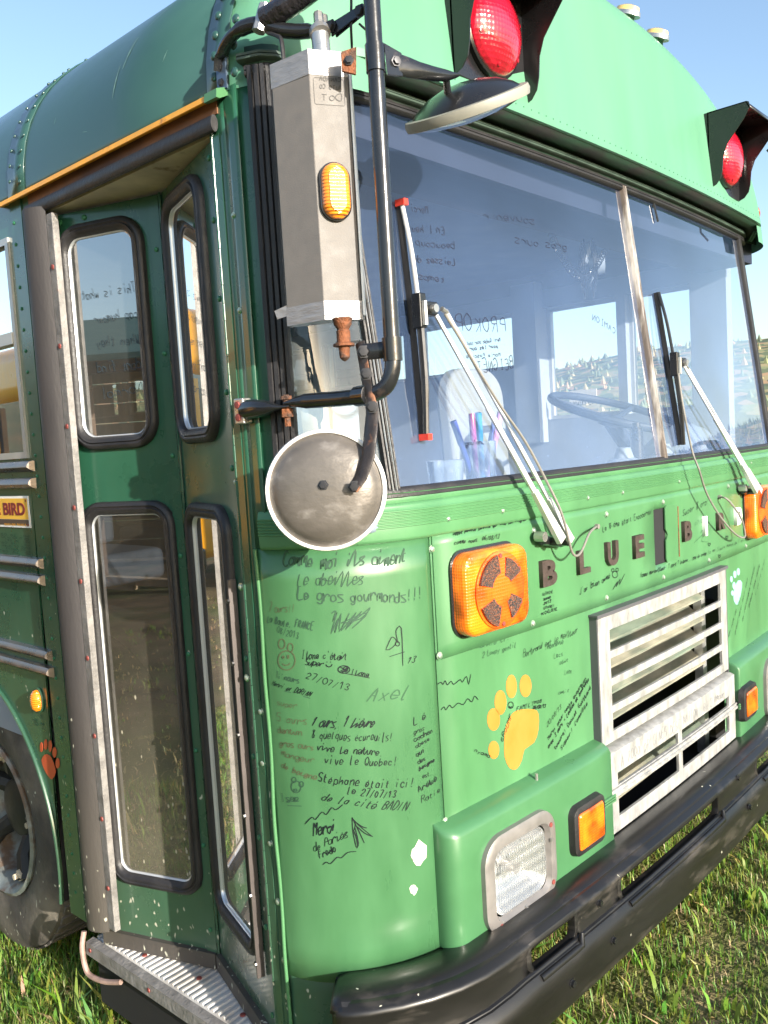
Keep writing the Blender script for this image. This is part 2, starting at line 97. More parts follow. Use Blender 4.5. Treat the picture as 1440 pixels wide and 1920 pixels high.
# ------------------------------------------------------------------ helpers
def tag(o, label=None, cat=None, group=None, kind=None):
    if label: o['label'] = label
    if cat: o['category'] = cat
    if group: o['group'] = group
    if kind: o['kind'] = kind
    return o
def empty(name, loc=(0, 0, 0)):
    o = bpy.data.objects.new(name, None); o.location = loc; o.empty_display_size = .2; COL.objects.link(o); return o
def link(name, me, parent=None, mat=None):
    o = bpy.data.objects.new(name, me); COL.objects.link(o)
    if mat is not None and not me.materials: me.materials.append(mat)
    if parent is not None:
        o.parent = parent
        if parent.type == 'EMPTY': o.matrix_parent_inverse = Matrix.Translation(-parent.location)
    return o
class MB:
    """collects shapes into one mesh"""
    def __init__(s): s.v = []; s.f = []
    def add(s, v, f):
        n = len(s.v); s.v += [tuple(p) for p in v]; s.f += [tuple(i+n for i in q) for q in f]; return s
    def box(s, a, b, bev=0):
        x0, x1 = sorted((a[0], b[0])); y0, y1 = sorted((a[1], b[1])); z0, z1 = sorted((a[2], b[2]))
        return s.add([(x0,y0,z0),(x1,y0,z0),(x1,y1,z0),(x0,y1,z0),(x0,y0,z1),(x1,y0,z1),(x1,y1,z1),(x0,y1,z1)],
                     [(0,3,2,1),(4,5,6,7),(0,1,5,4),(1,2,6,5),(2,3,7,6),(3,0,4,7)])
    def grid(s, fn, us, vs):
        V = [fn(u, v) for u in us for v in vs]; n = len(vs)
        F = [(i*n+j, (i+1)*n+j, (i+1)*n+j+1, i*n+j+1) for i in range(len(us)-1) for j in range(n-1)]
        return s.add(V, F)
    def tube(s, pts, r, n=12, flat=None, cap=True, closed=False):
        """pts path; r radius or list; flat=(scale, axis) squashes the section"""
        pts = [Vector(p) for p in pts]; m = len(pts); V = []; F = []
        ref = None
        for i, p in enumerate(pts):
            a = pts[(i-1) % m] if (i or closed) else pts[0]; b = pts[(i+1) % m] if (i < m-1 or closed) else pts[-1]
            t = (b-a).normalized()
            if ref is None: ref = Vector((0, 0, 1)) if abs(t.z) < .9 else Vector((1, 0, 0))
            e1 = (ref - t*ref.dot(t)).normalized(); e2 = t.cross(e1); ref = e1
            rr = r[i] if isinstance(r, (list, tuple)) else r
            if isinstance(rr, (list, tuple)): ra, rb = rr
            else: ra = rb = rr
            for k in range(n):
                c = 2*math.pi*k/n; V.append(p + e1*math.cos(c)*ra + e2*math.sin(c)*rb)
        for i in range(m if closed else m-1):
            j = (i+1) % m
            for k in range(n): F.append((i*n+k, i*n+(k+1) % n, j*n+(k+1) % n, j*n+k))
        if cap and not closed: F.append(tuple(range(n-1, -1, -1))); F.append(tuple((m-1)*n+k for k in range(n)))
        return s.add(V, F)
    def lathe(s, o, ax, prof, n=24, e1=None, sx=1, sy=1, cap=True):
        """prof: list of (radius, height) about axis ax through o"""
        o = Vector(o); ax = Vector(ax).normalized()
        if e1 is None: e1 = Vector((0, 0, 1)) if abs(ax.z) < .9 else Vector((1, 0, 0))
        e1 = Vector(e1); e1 = (e1 - ax*e1.dot(ax)).normalized(); e2 = ax.cross(e1); V = []; F = []
        for r, h in prof:
            for k in range(n):
                c = 2*math.pi*k/n; V.append(o + ax*h + e1*math.cos(c)*r*sy + e2*math.sin(c)*r*sx)
        for i in range(len(prof)-1):
            for k in range(n): F.append((i*n+k, i*n+(k+1) % n, (i+1)*n+(k+1) % n, (i+1)*n+k))
        if cap and prof[0][0] > 1e-6: F.append(tuple(range(n-1, -1, -1)))
        if cap and prof[-1][0] > 1e-6: F.append(tuple((len(prof)-1)*n+k for k in range(n)))
        return s.add(V, F)
    def prism(s, loop, d):
        """closed loop of 3-D points extruded by vector d"""
        n = len(loop); d = Vector(d); V = [Vector(p) for p in loop] + [Vector(p)+d for p in loop]
        F = [tuple(range(n-1, -1, -1)), tuple(range(n, 2*n))] + [(i, (i+1) % n, n+(i+1) % n, n+i) for i in range(n)]
        return s.add(V, F)
    def mesh(s, name, smooth=35, out=False):
        me = bpy.data.meshes.new(name); me.from_pydata([tuple(p) for p in s.v], [], s.f); me.validate()
        bm = bmesh.new(); bm.from_mesh(me)
        bmesh.ops.remove_doubles(bm, verts=bm.verts, dist=1e-6)
        bmesh.ops.dissolve_degenerate(bm, edges=bm.edges, dist=1e-6)
        bmesh.ops.recalc_face_normals(bm, faces=bm.faces)
        if out:   # open sheets of the bodywork: faces look away from the middle of the bus
            c = Vector((1.22, 2.2, 1.35)); fl = [f for f in bm.faces if f.normal.dot(f.calc_center_median() - c) < 0]
            if fl: bmesh.ops.reverse_faces(bm, faces=fl)
        if smooth:
            for f in bm.faces: f.smooth = True
            lim = math.radians(smooth)
            for e in bm.edges:
                if len(e.link_faces) == 2 and e.calc_face_angle(0) > lim: e.smooth = False
        bm.to_mesh(me); bm.free(); return me
    def obj(s, name, mat, parent=None, smooth=35, bevel=0, solid=0, seg=2, out=False):
        o = link(name, s.mesh(name, smooth, bool(solid) or out), parent, mat)
        if solid: m = o.modifiers.new('thick', 'SOLIDIFY'); m.thickness = solid; m.offset = -1; m.use_even_offset = False
        if bevel: m = o.modifiers.new('bevel', 'BEVEL'); m.width = bevel; m.segments = seg; m.limit_method = 'ANGLE'; m.angle_limit = math.radians(40); m.harden_normals = True
        return o
def lin(a, b, n): return [a + (b-a)*i/(n-1) for i in range(n)]
def smoothpath(pts, k=6, closed=False):
    pts = [Vector(p) for p in pts]; n = len(pts); out = []
    for i in range(n if closed else n-1):
        p0 = pts[(i-1) % n] if (i or closed) else pts[0]; p1 = pts[i]; p2 = pts[(i+1) % n]; p3 = pts[(i+2) % n] if (i+2 < n or closed) else pts[-1]
        for j in range(k):
            t = j/k; out.append(.5*((2*p1) + (p2-p0)*t + (2*p0-5*p1+4*p2-p3)*t*t + (3*p1-p0-3*p2+p3)*t**3))
    if not closed: out.append(pts[-1])
    return out
def rrect(a0, a1, b0, b1, r, n=6):
    """rounded rectangle loop in 2-D; r one radius or four (BL, BR, TR, TL)"""
    R = r if isinstance(r, (list, tuple)) else [r]*4; L = []
    for (cx, cy, ang, rr) in ((a0, b0, 180, R[0]), (a1, b0, 270, R[1]), (a1, b1, 0, R[2]), (a0, b1, 90, R[3])):
        ox = cx + (rr if cx == a0 else -rr); oy = cy + (rr if cy == b0 else -rr)
        for i in range(n+1):
            t = math.radians(ang + 90*i/n); L.append((ox + rr*math.cos(t), oy + rr*math.sin(t)))
    return L
class Frame:
    """a flat panel's own axes: a along it, z up, out along its normal"""
    def __init__(s, A, B): 
        s.A = Vector((A[0], A[1], 0)); d = Vector((B[0]-A[0], B[1]-A[1], 0)); s.len = d.length; s.t = d.normalized(); s.n = Vector((s.t.y, -s.t.x, 0))
        if s.n.x > 0: s.n = -s.n
    def __call__(s, a, z, out=0): p = s.A + s.t*a + s.n*out; return (p.x, p.y, z)
def F0(a, z, out=0.0): return P(a, z, out)
def FW(a, z, out=0.0):
    e = min(a, CU[-1]-5.75-a); t_ = max(0, min(1, (e-.08)/.19)); return P(a, z, out, WL(z)*t_*t_*(3-2*t_))
def loopmap(fn, loop, out): return [fn(a, b, out) for a, b in loop]
def offset_loop(loop, d):
    n = len(loop); o = []
    for i in range(n):
        a, b, c = loop[i-1], loop[i], loop[(i+1) % n]
        tx, ty = c[0]-a[0], c[1]-a[1]; l = math.hypot(tx, ty) or 1; o.append((b[0]+ty/l*d, b[1]-tx/l*d))
    return o
def ringsweep(mb, fn, loop, prof):
    """sweep a profile (inset-outset, height) round a loop lying on the surface fn"""
    n = len(loop); V = []
    for d, h in prof: V += loopmap(fn, offset_loop(loop, d), h)
    m = len(prof)
    F = [(i*n+k, i*n+(k+1) % n, (i+1)*n+(k+1) % n, (i+1)*n+k) for i in range(m-1) for k in range(n)]
    return mb.add(V, F)
def plate(mb, fn, loop, h0, h1):
    """filled loop standing from h0 to h1 on the surface fn, as a fan round its middle"""
    n = len(loop); c = (sum(p[0] for p in loop)/n, sum(p[1] for p in loop)/n)
    V = loopmap(fn, loop, h0) + loopmap(fn, loop, h1) + [fn(c[0], c[1], h1)]
    F = [(k, (k+1) % n, n+(k+1) % n, n+k) for k in range(n)] + [(n+k, n+(k+1) % n, 2*n) for k in range(n)]
    return mb.add(V, F)

# ------------------------------------------------------------------ materials
def new_mat(name):
    m = bpy.data.materials.new(name); m.use_nodes = True; t = m.node_tree; t.nodes.clear()
    return m, t, t.nodes, t.links
def N(nodes, typ, **k):
    n = nodes.new(typ)
    for a, b in k.items(): setattr(n, a, b)
    return n
def mat(name, col, rough=.5, metal=0, var=.0, vscale=8, bump=0, bscale=60, spec=.5, speck=None, col2=None, mixscale=3, mixlo=.45, mixhi=.6, coat=0, stretch=None, dirtcol=(.23,.2,.14), trans=0, scratch=0, alpha=None):
    m, t, ns, L = new_mat(name)
    out = N(ns, 'ShaderNodeOutputMaterial'); b = N(ns, 'ShaderNodeBsdfPrincipled'); L.new(b.outputs[0], out.inputs[0])
    tc = N(ns, 'ShaderNodeTexCoord'); src = tc.outputs['Object']
    if stretch:
        mp = N(ns, 'ShaderNodeMapping'); mp.inputs['Scale'].default_value = stretch; L.new(src, mp.inputs[0]); src = mp.outputs[0]
    b.inputs['Roughness'].default_value = rough; b.inputs['Metallic'].default_value = metal
    b.inputs['Specular IOR Level'].default_value = spec; b.inputs['Coat Weight'].default_value = coat; b.inputs['Coat Roughness'].default_value = .12
    rgb = N(ns, 'ShaderNodeRGB'); rgb.outputs[0].default_value = (*col, 1); c = rgb.outputs[0]
    def noise(scale, detail=5, r=.6):
        n = N(ns, 'ShaderNodeTexNoise'); n.inputs['Scale'].default_value = scale; n.inputs['Detail'].default_value = detail; n.inputs['Roughness'].default_value = r; L.new(src, n.inputs['Vector']); return n.outputs['Fac']
    def ramp(f, lo, hi):
        r = N(ns, 'ShaderNodeMapRange'); r.inputs[1].default_value = lo; r.inputs[2].default_value = hi; L.new(f, r.inputs[0]); return r.outputs[0]
    def mix(f, a, bb, blend='MIX'):
        x = N(ns, 'ShaderNodeMix', data_type='RGBA', blend_type=blend)
        if isinstance(f, float): x.inputs[0].default_value = f
        else: L.new(f, x.inputs[0])
        L.new(a, x.inputs[6])
        if isinstance(bb, tuple): x.inputs[7].default_value = (*bb, 1)
        else: L.new(bb, x.inputs[7])
        return x.outputs[2]
    if col2: c = mix(ramp(noise(mixscale), mixlo, mixhi), c, col2)
    if var:
        f = noise(vscale, 6); r = N(ns, 'ShaderNodeMapRange'); r.inputs[1].default_value = .3; r.inputs[2].default_value = .7; r.inputs[3].default_value = 1-var; r.inputs[4].default_value = 1+var; L.new(f, r.inputs[0])
        hs = N(ns, 'ShaderNodeHueSaturation'); L.new(r.outputs[0], hs.inputs['Value']); L.new(c, hs.inputs['Color']); c = hs.outputs[0]
        rr = N(ns, 'ShaderNodeMapRange'); rr.inputs[1].default_value = .3; rr.inputs[2].default_value = .7; rr.inputs[3].default_value = max(rough-.1, .03); rr.inputs[4].default_value = min(rough+.12, 1); L.new(f, rr.inputs[0]); L.new(rr.outputs[0], b.inputs['Roughness'])
    if scratch:
        mp = N(ns, 'ShaderNodeMapping'); mp.inputs['Scale'].default_value = (60, 60, 2.5); mp.inputs['Rotation'].default_value = (.5, .3, 0); L.new(tc.outputs['Object'], mp.inputs[0])
        n = N(ns, 'ShaderNodeTexNoise'); n.inputs['Scale'].default_value = 1.3; n.inputs['Detail'].default_value = 3; L.new(mp.outputs[0], n.inputs['Vector'])
        c = mix(ramp(n.outputs['Fac'], .74, .82), c, (.38, .5, .38))
    if speck:   # dried mud splashes, denser low down: (strength, z where they fade out, z where they are full)
        st, zh, zl = speck
        v = N(ns, 'ShaderNodeTexVoronoi'); v.inputs['Scale'].default_value = 75; v.inputs['Randomness'].default_value = 1
        mp = N(ns, 'ShaderNodeMapping'); mp.inputs['Scale'].default_value = (1, 1, .55); L.new(tc.outputs['Object'], mp.inputs[0])
        nn = N(ns, 'ShaderNodeTexNoise'); nn.inputs['Scale'].default_value = 30; L.new(mp.outputs[0], nn.inputs['Vector'])
        ad = N(ns, 'ShaderNodeMix', data_type='RGBA'); ad.inputs[0].default_value = .04; L.new(mp.outputs[0], ad.inputs[6]); L.new(nn.outputs['Color'], ad.inputs[7]); L.new(ad.outputs[2], v.inputs['Vector'])
        hit = N(ns, 'ShaderNodeMapRange'); hit.inputs[1].default_value = .26; hit.inputs[2].default_value = .14; L.new(v.outputs['Distance'], hit.inputs[0])
        sp = N(ns, 'ShaderNodeSeparateColor'); L.new(v.outputs['Color'], sp.inputs[0])
        th = N(ns, 'ShaderNodeMath', operation='GREATER_THAN'); L.new(sp.outputs[0], th.inputs[0])
        sz = N(ns, 'ShaderNodeSeparateXYZ'); L.new(tc.outputs['Object'], sz.inputs[0])
        zr = N(ns, 'ShaderNodeMapRange'); zr.inputs[1].default_value = zl; zr.inputs[2].default_value = zh; zr.inputs[3].default_value = 1-st; zr.inputs[4].default_value = 1.0; L.new(sz.outputs[2], zr.inputs[0]); L.new(zr.outputs[0], th.inputs[1])
        mu = N(ns, 'ShaderNodeMath', operation='MULTIPLY'); L.new(hit.outputs[0], mu.inputs[0]); L.new(th.outputs[0], mu.inputs[1])
        c = mix(mu.outputs[0], c, (.5, .5, .4))
        # a thin film of dust as well
        zf = N(ns, 'ShaderNodeMapRange'); zf.inputs[1].default_value = zl; zf.inputs[2].default_value = zh; zf.inputs[3].default_value = .28*st*2; zf.inputs[4].default_value = 0; L.new(sz.outputs[2], zf.inputs[0])
        m2 = N(ns, 'ShaderNodeMath', operation='MULTIPLY'); L.new(zf.outputs[0], m2.inputs[0]); L.new(noise(5, 6), m2.inputs[1])
        c = mix(m2.outputs[0], c, dirtcol)
    L.new(c, b.inputs['Base Color'])
    if bump:
        bp = N(ns, 'ShaderNodeBump'); bp.inputs['Strength'].default_value = bump; bp.inputs['Distance'].default_value = .01; L.new(noise(bscale, 3), bp.inputs['Height']); L.new(bp.outputs[0], b.inputs['Normal'])
    return m
def glass_mat(name, tint=(.9,.95,.95), dust_haze=.06, refl=1.0, rough=.0, dscale=4, dcol=(.62,.66,.66), ior=1.5, low=None, specks=None):
    """a pane: see-through, mirror-like at grazing angles, with a diffuse film that is dusty and, on the windshield, paints sky haze"""
    m, t, ns, L = new_mat(name)
    out = N(ns, 'ShaderNodeOutputMaterial'); tr = N(ns, 'ShaderNodeBsdfTransparent'); gl = N(ns, 'ShaderNodeBsdfGlossy'); df = N(ns, 'ShaderNodeBsdfDiffuse')
    tr.inputs[0].default_value = (*tint, 1); gl.inputs['Roughness'].default_value = rough; gl.inputs[0].default_value = (1, 1, 1, 1); df.inputs[0].default_value = (*dcol, 1)
    fr = N(ns, 'ShaderNodeFresnel'); fr.inputs[0].default_value = ior
    ml = N(ns, 'ShaderNodeMath', operation='MULTIPLY'); ml.inputs[1].default_value = refl; ml.use_clamp = True; L.new(fr.outputs[0], ml.inputs[0])
    a = N(ns, 'ShaderNodeMixShader'); L.new(ml.outputs[0], a.inputs[0]); L.new(tr.outputs[0], a.inputs[1]); L.new(gl.outputs[0], a.inputs[2])
    tc = N(ns, 'ShaderNodeTexCoord'); n1 = N(ns, 'ShaderNodeTexNoise'); n1.inputs['Scale'].default_value = dscale; n1.inputs['Detail'].default_value = 6; L.new(tc.outputs['Object'], n1.inputs['Vector'])
    n2 = N(ns, 'ShaderNodeTexNoise'); n2.inputs['Scale'].default_value = 260; n2.inputs['Detail'].default_value = 1; L.new(tc.outputs['Object'], n2.inputs['Vector'])
    r1 = N(ns, 'ShaderNodeMapRange'); r1.inputs[1].default_value = .3; r1.inputs[2].default_value = .75; r1.inputs[3].default_value = dust_haze*.55; r1.inputs[4].default_value = dust_haze*1.5; L.new(n1.outputs[0], r1.inputs[0])
    r2 = N(ns, 'ShaderNodeMapRange'); r2.inputs[1].default_value = .70; r2.inputs[2].default_value = .76; r2.inputs[3].default_value = 0; r2.inputs[4].default_value = min(dust_haze*1.5, .5); L.new(n2.outputs[0], r2.inputs[0])
    ad = N(ns, 'ShaderNodeMath', operation='ADD'); L.new(r1.outputs[0], ad.inputs[0]); L.new(r2.outputs[0], ad.inputs[1])
    b = N(ns, 'ShaderNodeMixShader'); 
    amt = ad.outputs[0]
    if low:   # more road film, and painted haze, towards the bottom edge
        sz = N(ns, 'ShaderNodeSeparateXYZ'); L.new(tc.outputs['Object'], sz.inputs[0]); zr = N(ns, 'ShaderNodeMapRange'); zr.inputs[1].default_value = low[0]; zr.inputs[2].default_value = low[1]; zr.inputs[3].default_value = low[2]; zr.inputs[4].default_value = low[3]; L.new(sz.outputs[2], zr.inputs[0])
        mm = N(ns, 'ShaderNodeMath', operation='MULTIPLY'); L.new(amt, mm.inputs[0]); L.new(zr.outputs[0], mm.inputs[1]); amt = mm.outputs[0]
    if specks:   # dried splashes on the glass, densest at the bottom
        v = N(ns, 'ShaderNodeTexVoronoi'); v.inputs['Scale'].default_value = 80; mp = N(ns, 'ShaderNodeMapping'); mp.inputs['Scale'].default_value = (1, 1, .5); L.new(tc.outputs['Object'], mp.inputs[0]); L.new(mp.outputs[0], v.inputs['Vector'])
        hit = N(ns, 'ShaderNodeMapRange'); hit.inputs[1].default_value = .27; hit.inputs[2].default_value = .16; L.new(v.outputs['Distance'], hit.inputs[0])
        sc = N(ns, 'ShaderNodeSeparateColor'); L.new(v.outputs['Color'], sc.inputs[0]); th = N(ns, 'ShaderNodeMath', operation='GREATER_THAN'); L.new(sc.outputs[0], th.inputs[0])
        s2 = N(ns, 'ShaderNodeSeparateXYZ'); L.new(tc.outputs['Object'], s2.inputs[0]); z2 = N(ns, 'ShaderNodeMapRange'); z2.inputs[1].default_value = specks[0]; z2.inputs[2].default_value = specks[1]; z2.inputs[3].default_value = 1-specks[2]; z2.inputs[4].default_value = 1; L.new(s2.outputs[2], z2.inputs[0]); L.new(z2.outputs[0], th.inputs[1])
        m3 = N(ns, 'ShaderNodeMath', operation='MULTIPLY'); L.new(hit.outputs[0], m3.inputs[0]); L.new(th.outputs[0], m3.inputs[1]); m4 = N(ns, 'ShaderNodeMath', operation='MAXIMUM'); L.new(m3.outputs[0], m4.inputs[0]); L.new(amt, m4.inputs[1]); amt = m4.outputs[0]
    L.new(amt, b.inputs[0]); L.new(a.outputs[0], b.inputs[1]); L.new(df.outputs[0], b.inputs[2]); L.new(b.outputs[0], out.inputs[0])
    return m
GREEN = (.064, .188, .076)
M_green = mat('green_paint', GREEN, .38, var=.17, vscale=7, stretch=(1, 1, .3), bump=.07, bscale=6, coat=.25, col2=(.078, .21, .094), mixscale=2.2, mixlo=.4, mixhi=.7)
M_green_shaded = mat('green_paint_shaded_splashed', (.019, .088, .05), .30, var=.12, vscale=7, bump=.03, bscale=9, coat=.6, speck=(.50, 1.15, .30))  # same green made darker: the door side's shade is painted in, under mud splashes
M_green_corner = mat('green_paint_corner', (.050, .150, .062), .33, var=.17, vscale=6, stretch=(1, 1, .3), bump=.06, bscale=5, coat=.4, scratch=1, col2=(.062, .172, .075), mixscale=3)
M_green_box = mat('green_paint_box', (.054, .162, .068), .34, var=.12, vscale=6, bump=.05, bscale=8, coat=.35)
M_green_roof = mat('green_paint_shaded_roof', (.020, .064, .058), .34, var=.12, vscale=3, bump=.02, bscale=5, coat=.2, stretch=(1, .5, 1), col2=(.03, .084, .072), mixscale=1.5, mixlo=.35, mixhi=.75)  # body green darkened to teal, putting shade and sky reflection into the colour
M_green_cap = mat('green_paint_chalky', (.096, .262, .165), .5, var=.05, vscale=3, bump=.02, bscale=6, coat=.12, stretch=(1.6, 1.6, .25), col2=(.09, .24, .135), mixscale=2, mixlo=.35, mixhi=.75)
M_rubber = mat('black_rubber', (.018, .017, .018), .48, var=.25, vscale=14, bump=.15, bscale=120, spec=.5)
M_rubber_grey = mat('weathered_grey_rubber', (.038, .034, .034), .65, var=.25, vscale=6, bump=.10, bscale=160, speck=(.55, .95, .3), stretch=(1, 1, .3))
M_alu = mat('brushed_aluminium', (.72, .72, .72), .38, .85, var=.12, vscale=30, bump=.1, bscale=90)
M_grille = mat('grille_aluminium', (.36, .36, .35), .5, .3, var=.30, vscale=45, bump=.15, bscale=140, stretch=(1, 1, .4))
M_white_trim = mat('scuffed_white_trim', (.20, .19, .18), .55, .1, var=.35, vscale=30, bump=.3, bscale=140, col2=(.4, .22, .18), mixscale=7, mixlo=.62, mixhi=.72)
M_black = mat('black_paint', (.012, .012, .013), .28, var=.2, vscale=12, coat=.3, bump=.03, bscale=30)
M_black_metal = mat('glossy_black_pipe', (.02, .021, .024), .22, .3, var=.25, vscale=20, coat=.5, col2=(.06, .045, .04), mixscale=18, mixlo=.66, mixhi=.72, bump=.03, bscale=70)
M_bumper = mat('black_bumper', (.008, .0075, .0075), .38, var=.3, vscale=6, coat=.12, bump=.04, bscale=18, speck=(.025, .62, .28), stretch=(.5, .5, 2), scratch=0, col2=(.045, .04, .036), mixscale=11, mixlo=.54, mixhi=.68)
M_chrome = mat('dull_chrome', (.50, .49, .47), .32, .8, var=.1, vscale=25, bump=.05, bscale=60)
M_rust = mat('rusty_steel', (.24, .085, .035), .75, .2, var=.35, vscale=50, bump=.5, bscale=160, col2=(.09, .05, .035), mixscale=40)
M_mirror_back = mat('grey_mirror_housing', (.17, .158, .148), .62, var=.08, vscale=40, bump=.10, bscale=500)
M_tape = mat('silver_tape', (.27, .27, .28), .4, .3, var=.12, vscale=30, bump=.25, bscale=30, stretch=(1, 1, 4))
M_tape_dark = mat('dark_tape', (.14, .145, .15), .4, .1, var=.15, vscale=30, bump=.4, bscale=60)
M_dish = mat('worn_dish', (.15, .135, .12), .42, .35, var=.22, vscale=9, bump=.12, bscale=40, col2=(.38, .36, .34), mixscale=9, mixlo=.5, mixhi=.75, stretch=(1, 1, 1.6))
M_rim_white = mat('white_rim', (.85, .83, .8), .4, .2, var=.1, vscale=20)
M_mirror_glass = mat('mirror_silver', (.9, .9, .92), .02, 1)
M_ink = mat('marker_ink', (.006, .012, .012), .55, spec=.3)
M_ink_faded = mat('faded_ink', (.03, .075, .045), .6, spec=.3)
M_ink_brown = mat('brown_faded_ink', (.075, .085, .045), .6, spec=.3)
M_ink_faint = mat('pencil_faint_ink', (.032, .095, .045), .6, spec=.3)
M_ink_grey = mat('grey_scrawl', (.24, .24, .25), .6)
M_letter = mat('brown_letter', (.05, .035, .03), .5, var=.2, vscale=60, bump=.2, bscale=100)
M_letter_white = mat('white_letter', (.8, .8, .78), .5, var=.1, vscale=40)
M_paw_orange = mat('orange_paw_vinyl', (.44, .185, .03), .45, var=.06, vscale=30)
M_paw_teal = mat('pale_teal_vinyl', (.24, .5, .42), .45, var=.06, vscale=30)
M_paw_red = mat('red_paw_vinyl', (.5, .085, .03), .5, var=.12, vscale=60)
M_yellow = mat('yellow_paint', (.80, .36, .02), .4, var=.12, vscale=20, col2=(.35, .13, .03), mixscale=22, mixlo=.6, mixhi=.7)
M_interior = mat('interior_panel', (.24, .28, .34), .6, var=.06)
M_ceiling = mat('interior_ceiling', (.07, .10, .18), .6, var=.06)
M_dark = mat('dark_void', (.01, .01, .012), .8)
M_white = mat('white_paper', (.8, .8, .78), .6)
M_chip = mat('bare_chipped_spot', (.6, .57, .53), .7, var=.3, vscale=60, col2=(.2, .16, .12), mixscale=70, mixlo=.58, mixhi=.66, bump=.5, bscale=90)
M_glass = glass_mat('windshield_glass', (.96, .98, 1.0), .10, 2.0, 0, 3, (.21, .35, .70), low=(1.35, 2.0, 1.9, .4))  # blue film colour paints in the sky's reflection, stronger towards the bottom
M_glass_corner = glass_mat('corner_glass', (.78, .9, .92), .08, 1.5, 0, 4, (.4, .55, .68))
M_glass_door = glass_mat('door_glass', (.45, .5, .5), .05, 10.0, 0, 4, (.5, .52, .5), 1.5)
M_glass_door_low = glass_mat('dusty_door_glass', (.30, .30, .26), .085, 4.5, .015, 3, (.36, .33, .25), 1.5, low=(.45, 1.2, 2.6, .7), specks=(.4, 1.0, .42))
M_glass_side = glass_mat('side_glass', (.5, .55, .6), .03, 8, 0, 4, (.5, .55, .6), 1.5)
def lens_mat(name, col, pattern='cells', scale=120, rough=.15, emis=0, sub=.35, spread=.5):
    m, t, ns, L = new_mat(name)
    out = N(ns, 'ShaderNodeOutputMaterial'); b = N(ns, 'ShaderNodeBsdfPrincipled'); L.new(b.outputs[0], out.inputs[0])
    b.inputs['Roughness'].default_value = rough; b.inputs['Coat Weight'].default_value = 1; b.inputs['Coat Roughness'].default_value = .05
    tc = N(ns, 'ShaderNodeTexCoord')
    n = N(ns, 'ShaderNodeTexNoise'); n.inputs['Scale'].default_value = 16; n.inputs['Detail'].default_value = 3; L.new(tc.outputs['Object'], n.inputs['Vector'])
    r = N(ns, 'ShaderNodeMapRange'); r.inputs[1].default_value = .35; r.inputs[2].default_value = .65; r.inputs[3].default_value = 1-spread; r.inputs[4].default_value = 1+spread; L.new(n.outputs[0], r.inputs[0])
    hs = N(ns, 'ShaderNodeHueSaturation'); hs.inputs['Color'].default_value = (*col, 1); L.new(r.outputs[0], hs.inputs['Value'])
    L.new(hs.outputs[0], b.inputs['Base Color'])
    if pattern == 'cells':
        v = N(ns, 'ShaderNodeTexVoronoi'); v.inputs['Scale'].default_value = scale; v.inputs['Randomness'].default_value = 0
        L.new(tc.outputs['Object'], v.inputs['Vector']); h = v.outputs['Distance']
    else:
        v = N(ns, 'ShaderNodeTexWave'); v.wave_type = 'BANDS'; v.bands_direction = 'Z' if pattern == 'hbands' else 'X'; v.inputs['Scale'].default_value = scale; L.new(tc.outputs['Object'], v.inputs['Vector']); h = v.outputs['Fac']
    bp = N(ns, 'ShaderNodeBump'); bp.inputs['Strength'].default_value = .6; bp.inputs['Distance'].default_value = .003; L.new(h, bp.inputs['Height']); L.new(bp.outputs[0], b.inputs['Normal'])
    return m
M_amber = lens_mat('amber_lens', (.78, .145, .006), 'cells', 170, .2, spread=.6)
M_amber_side = lens_mat('amber_lens_smooth', (.85, .24, .008), 'hbands', 60, .12, spread=.25)
M_red = lens_mat('red_lens', (.50, .010, .03), 'cells', 110, .16, spread=.35)
M_head = lens_mat('headlamp_lens', (.34, .35, .35), 'vbands', 55, .1, spread=.15)

def headlamp_glass():
    m, t, ns, L = new_mat('fluted_headlamp_glass'); out = N(ns, 'ShaderNodeOutputMaterial'); tr = N(ns, 'ShaderNodeBsdfTransparent'); b = N(ns, 'ShaderNodeBsdfPrincipled')
    b.inputs['Base Color'].default_value = (.38, .40, .40, 1); b.inputs['Roughness'].default_value = .08; b.inputs['Coat Weight'].default_value = 1
    tc = N(ns, 'ShaderNodeTexCoord'); v = N(ns, 'ShaderNodeTexWave'); v.bands_direction = 'X'; v.inputs['Scale'].default_value = 45; v.inputs['Distortion'].default_value = .6; L.new(tc.outputs['Object'], v.inputs['Vector'])
    v2 = N(ns, 'ShaderNodeTexWave'); v2.bands_direction = 'Z'; v2.inputs['Scale'].default_value = 14; L.new(tc.outputs['Object'], v2.inputs['Vector'])
    ad = N(ns, 'ShaderNodeMath', operation='ADD'); L.new(v.outputs['Fac'], ad.inputs[0]); L.new(v2.outputs['Fac'], ad.inputs[1])
    bp = N(ns, 'ShaderNodeBump'); bp.inputs['Strength'].default_value = .8; bp.inputs['Distance'].default_value = .004; L.new(ad.outputs[0], bp.inputs['Height']); L.new(bp.outputs[0], b.inputs['Normal'])
    r = N(ns, 'ShaderNodeMapRange'); r.inputs[1].default_value = 0; r.inputs[2].default_value = 2; r.inputs[3].default_value = .25; r.inputs[4].default_value = .65; L.new(ad.outputs[0], r.inputs[0])
    mx = N(ns, 'ShaderNodeMixShader'); L.new(r.outputs[0], mx.inputs[0]); L.new(tr.outputs[0], mx.inputs[1]); L.new(b.outputs[0], mx.inputs[2]); L.new(mx.outputs[0], out.inputs[0]); return m
M_headglass = headlamp_glass()
M_bowl = mat('headlamp_reflector', (.8, .8, .8), .18, .9, bump=.15, bscale=60)

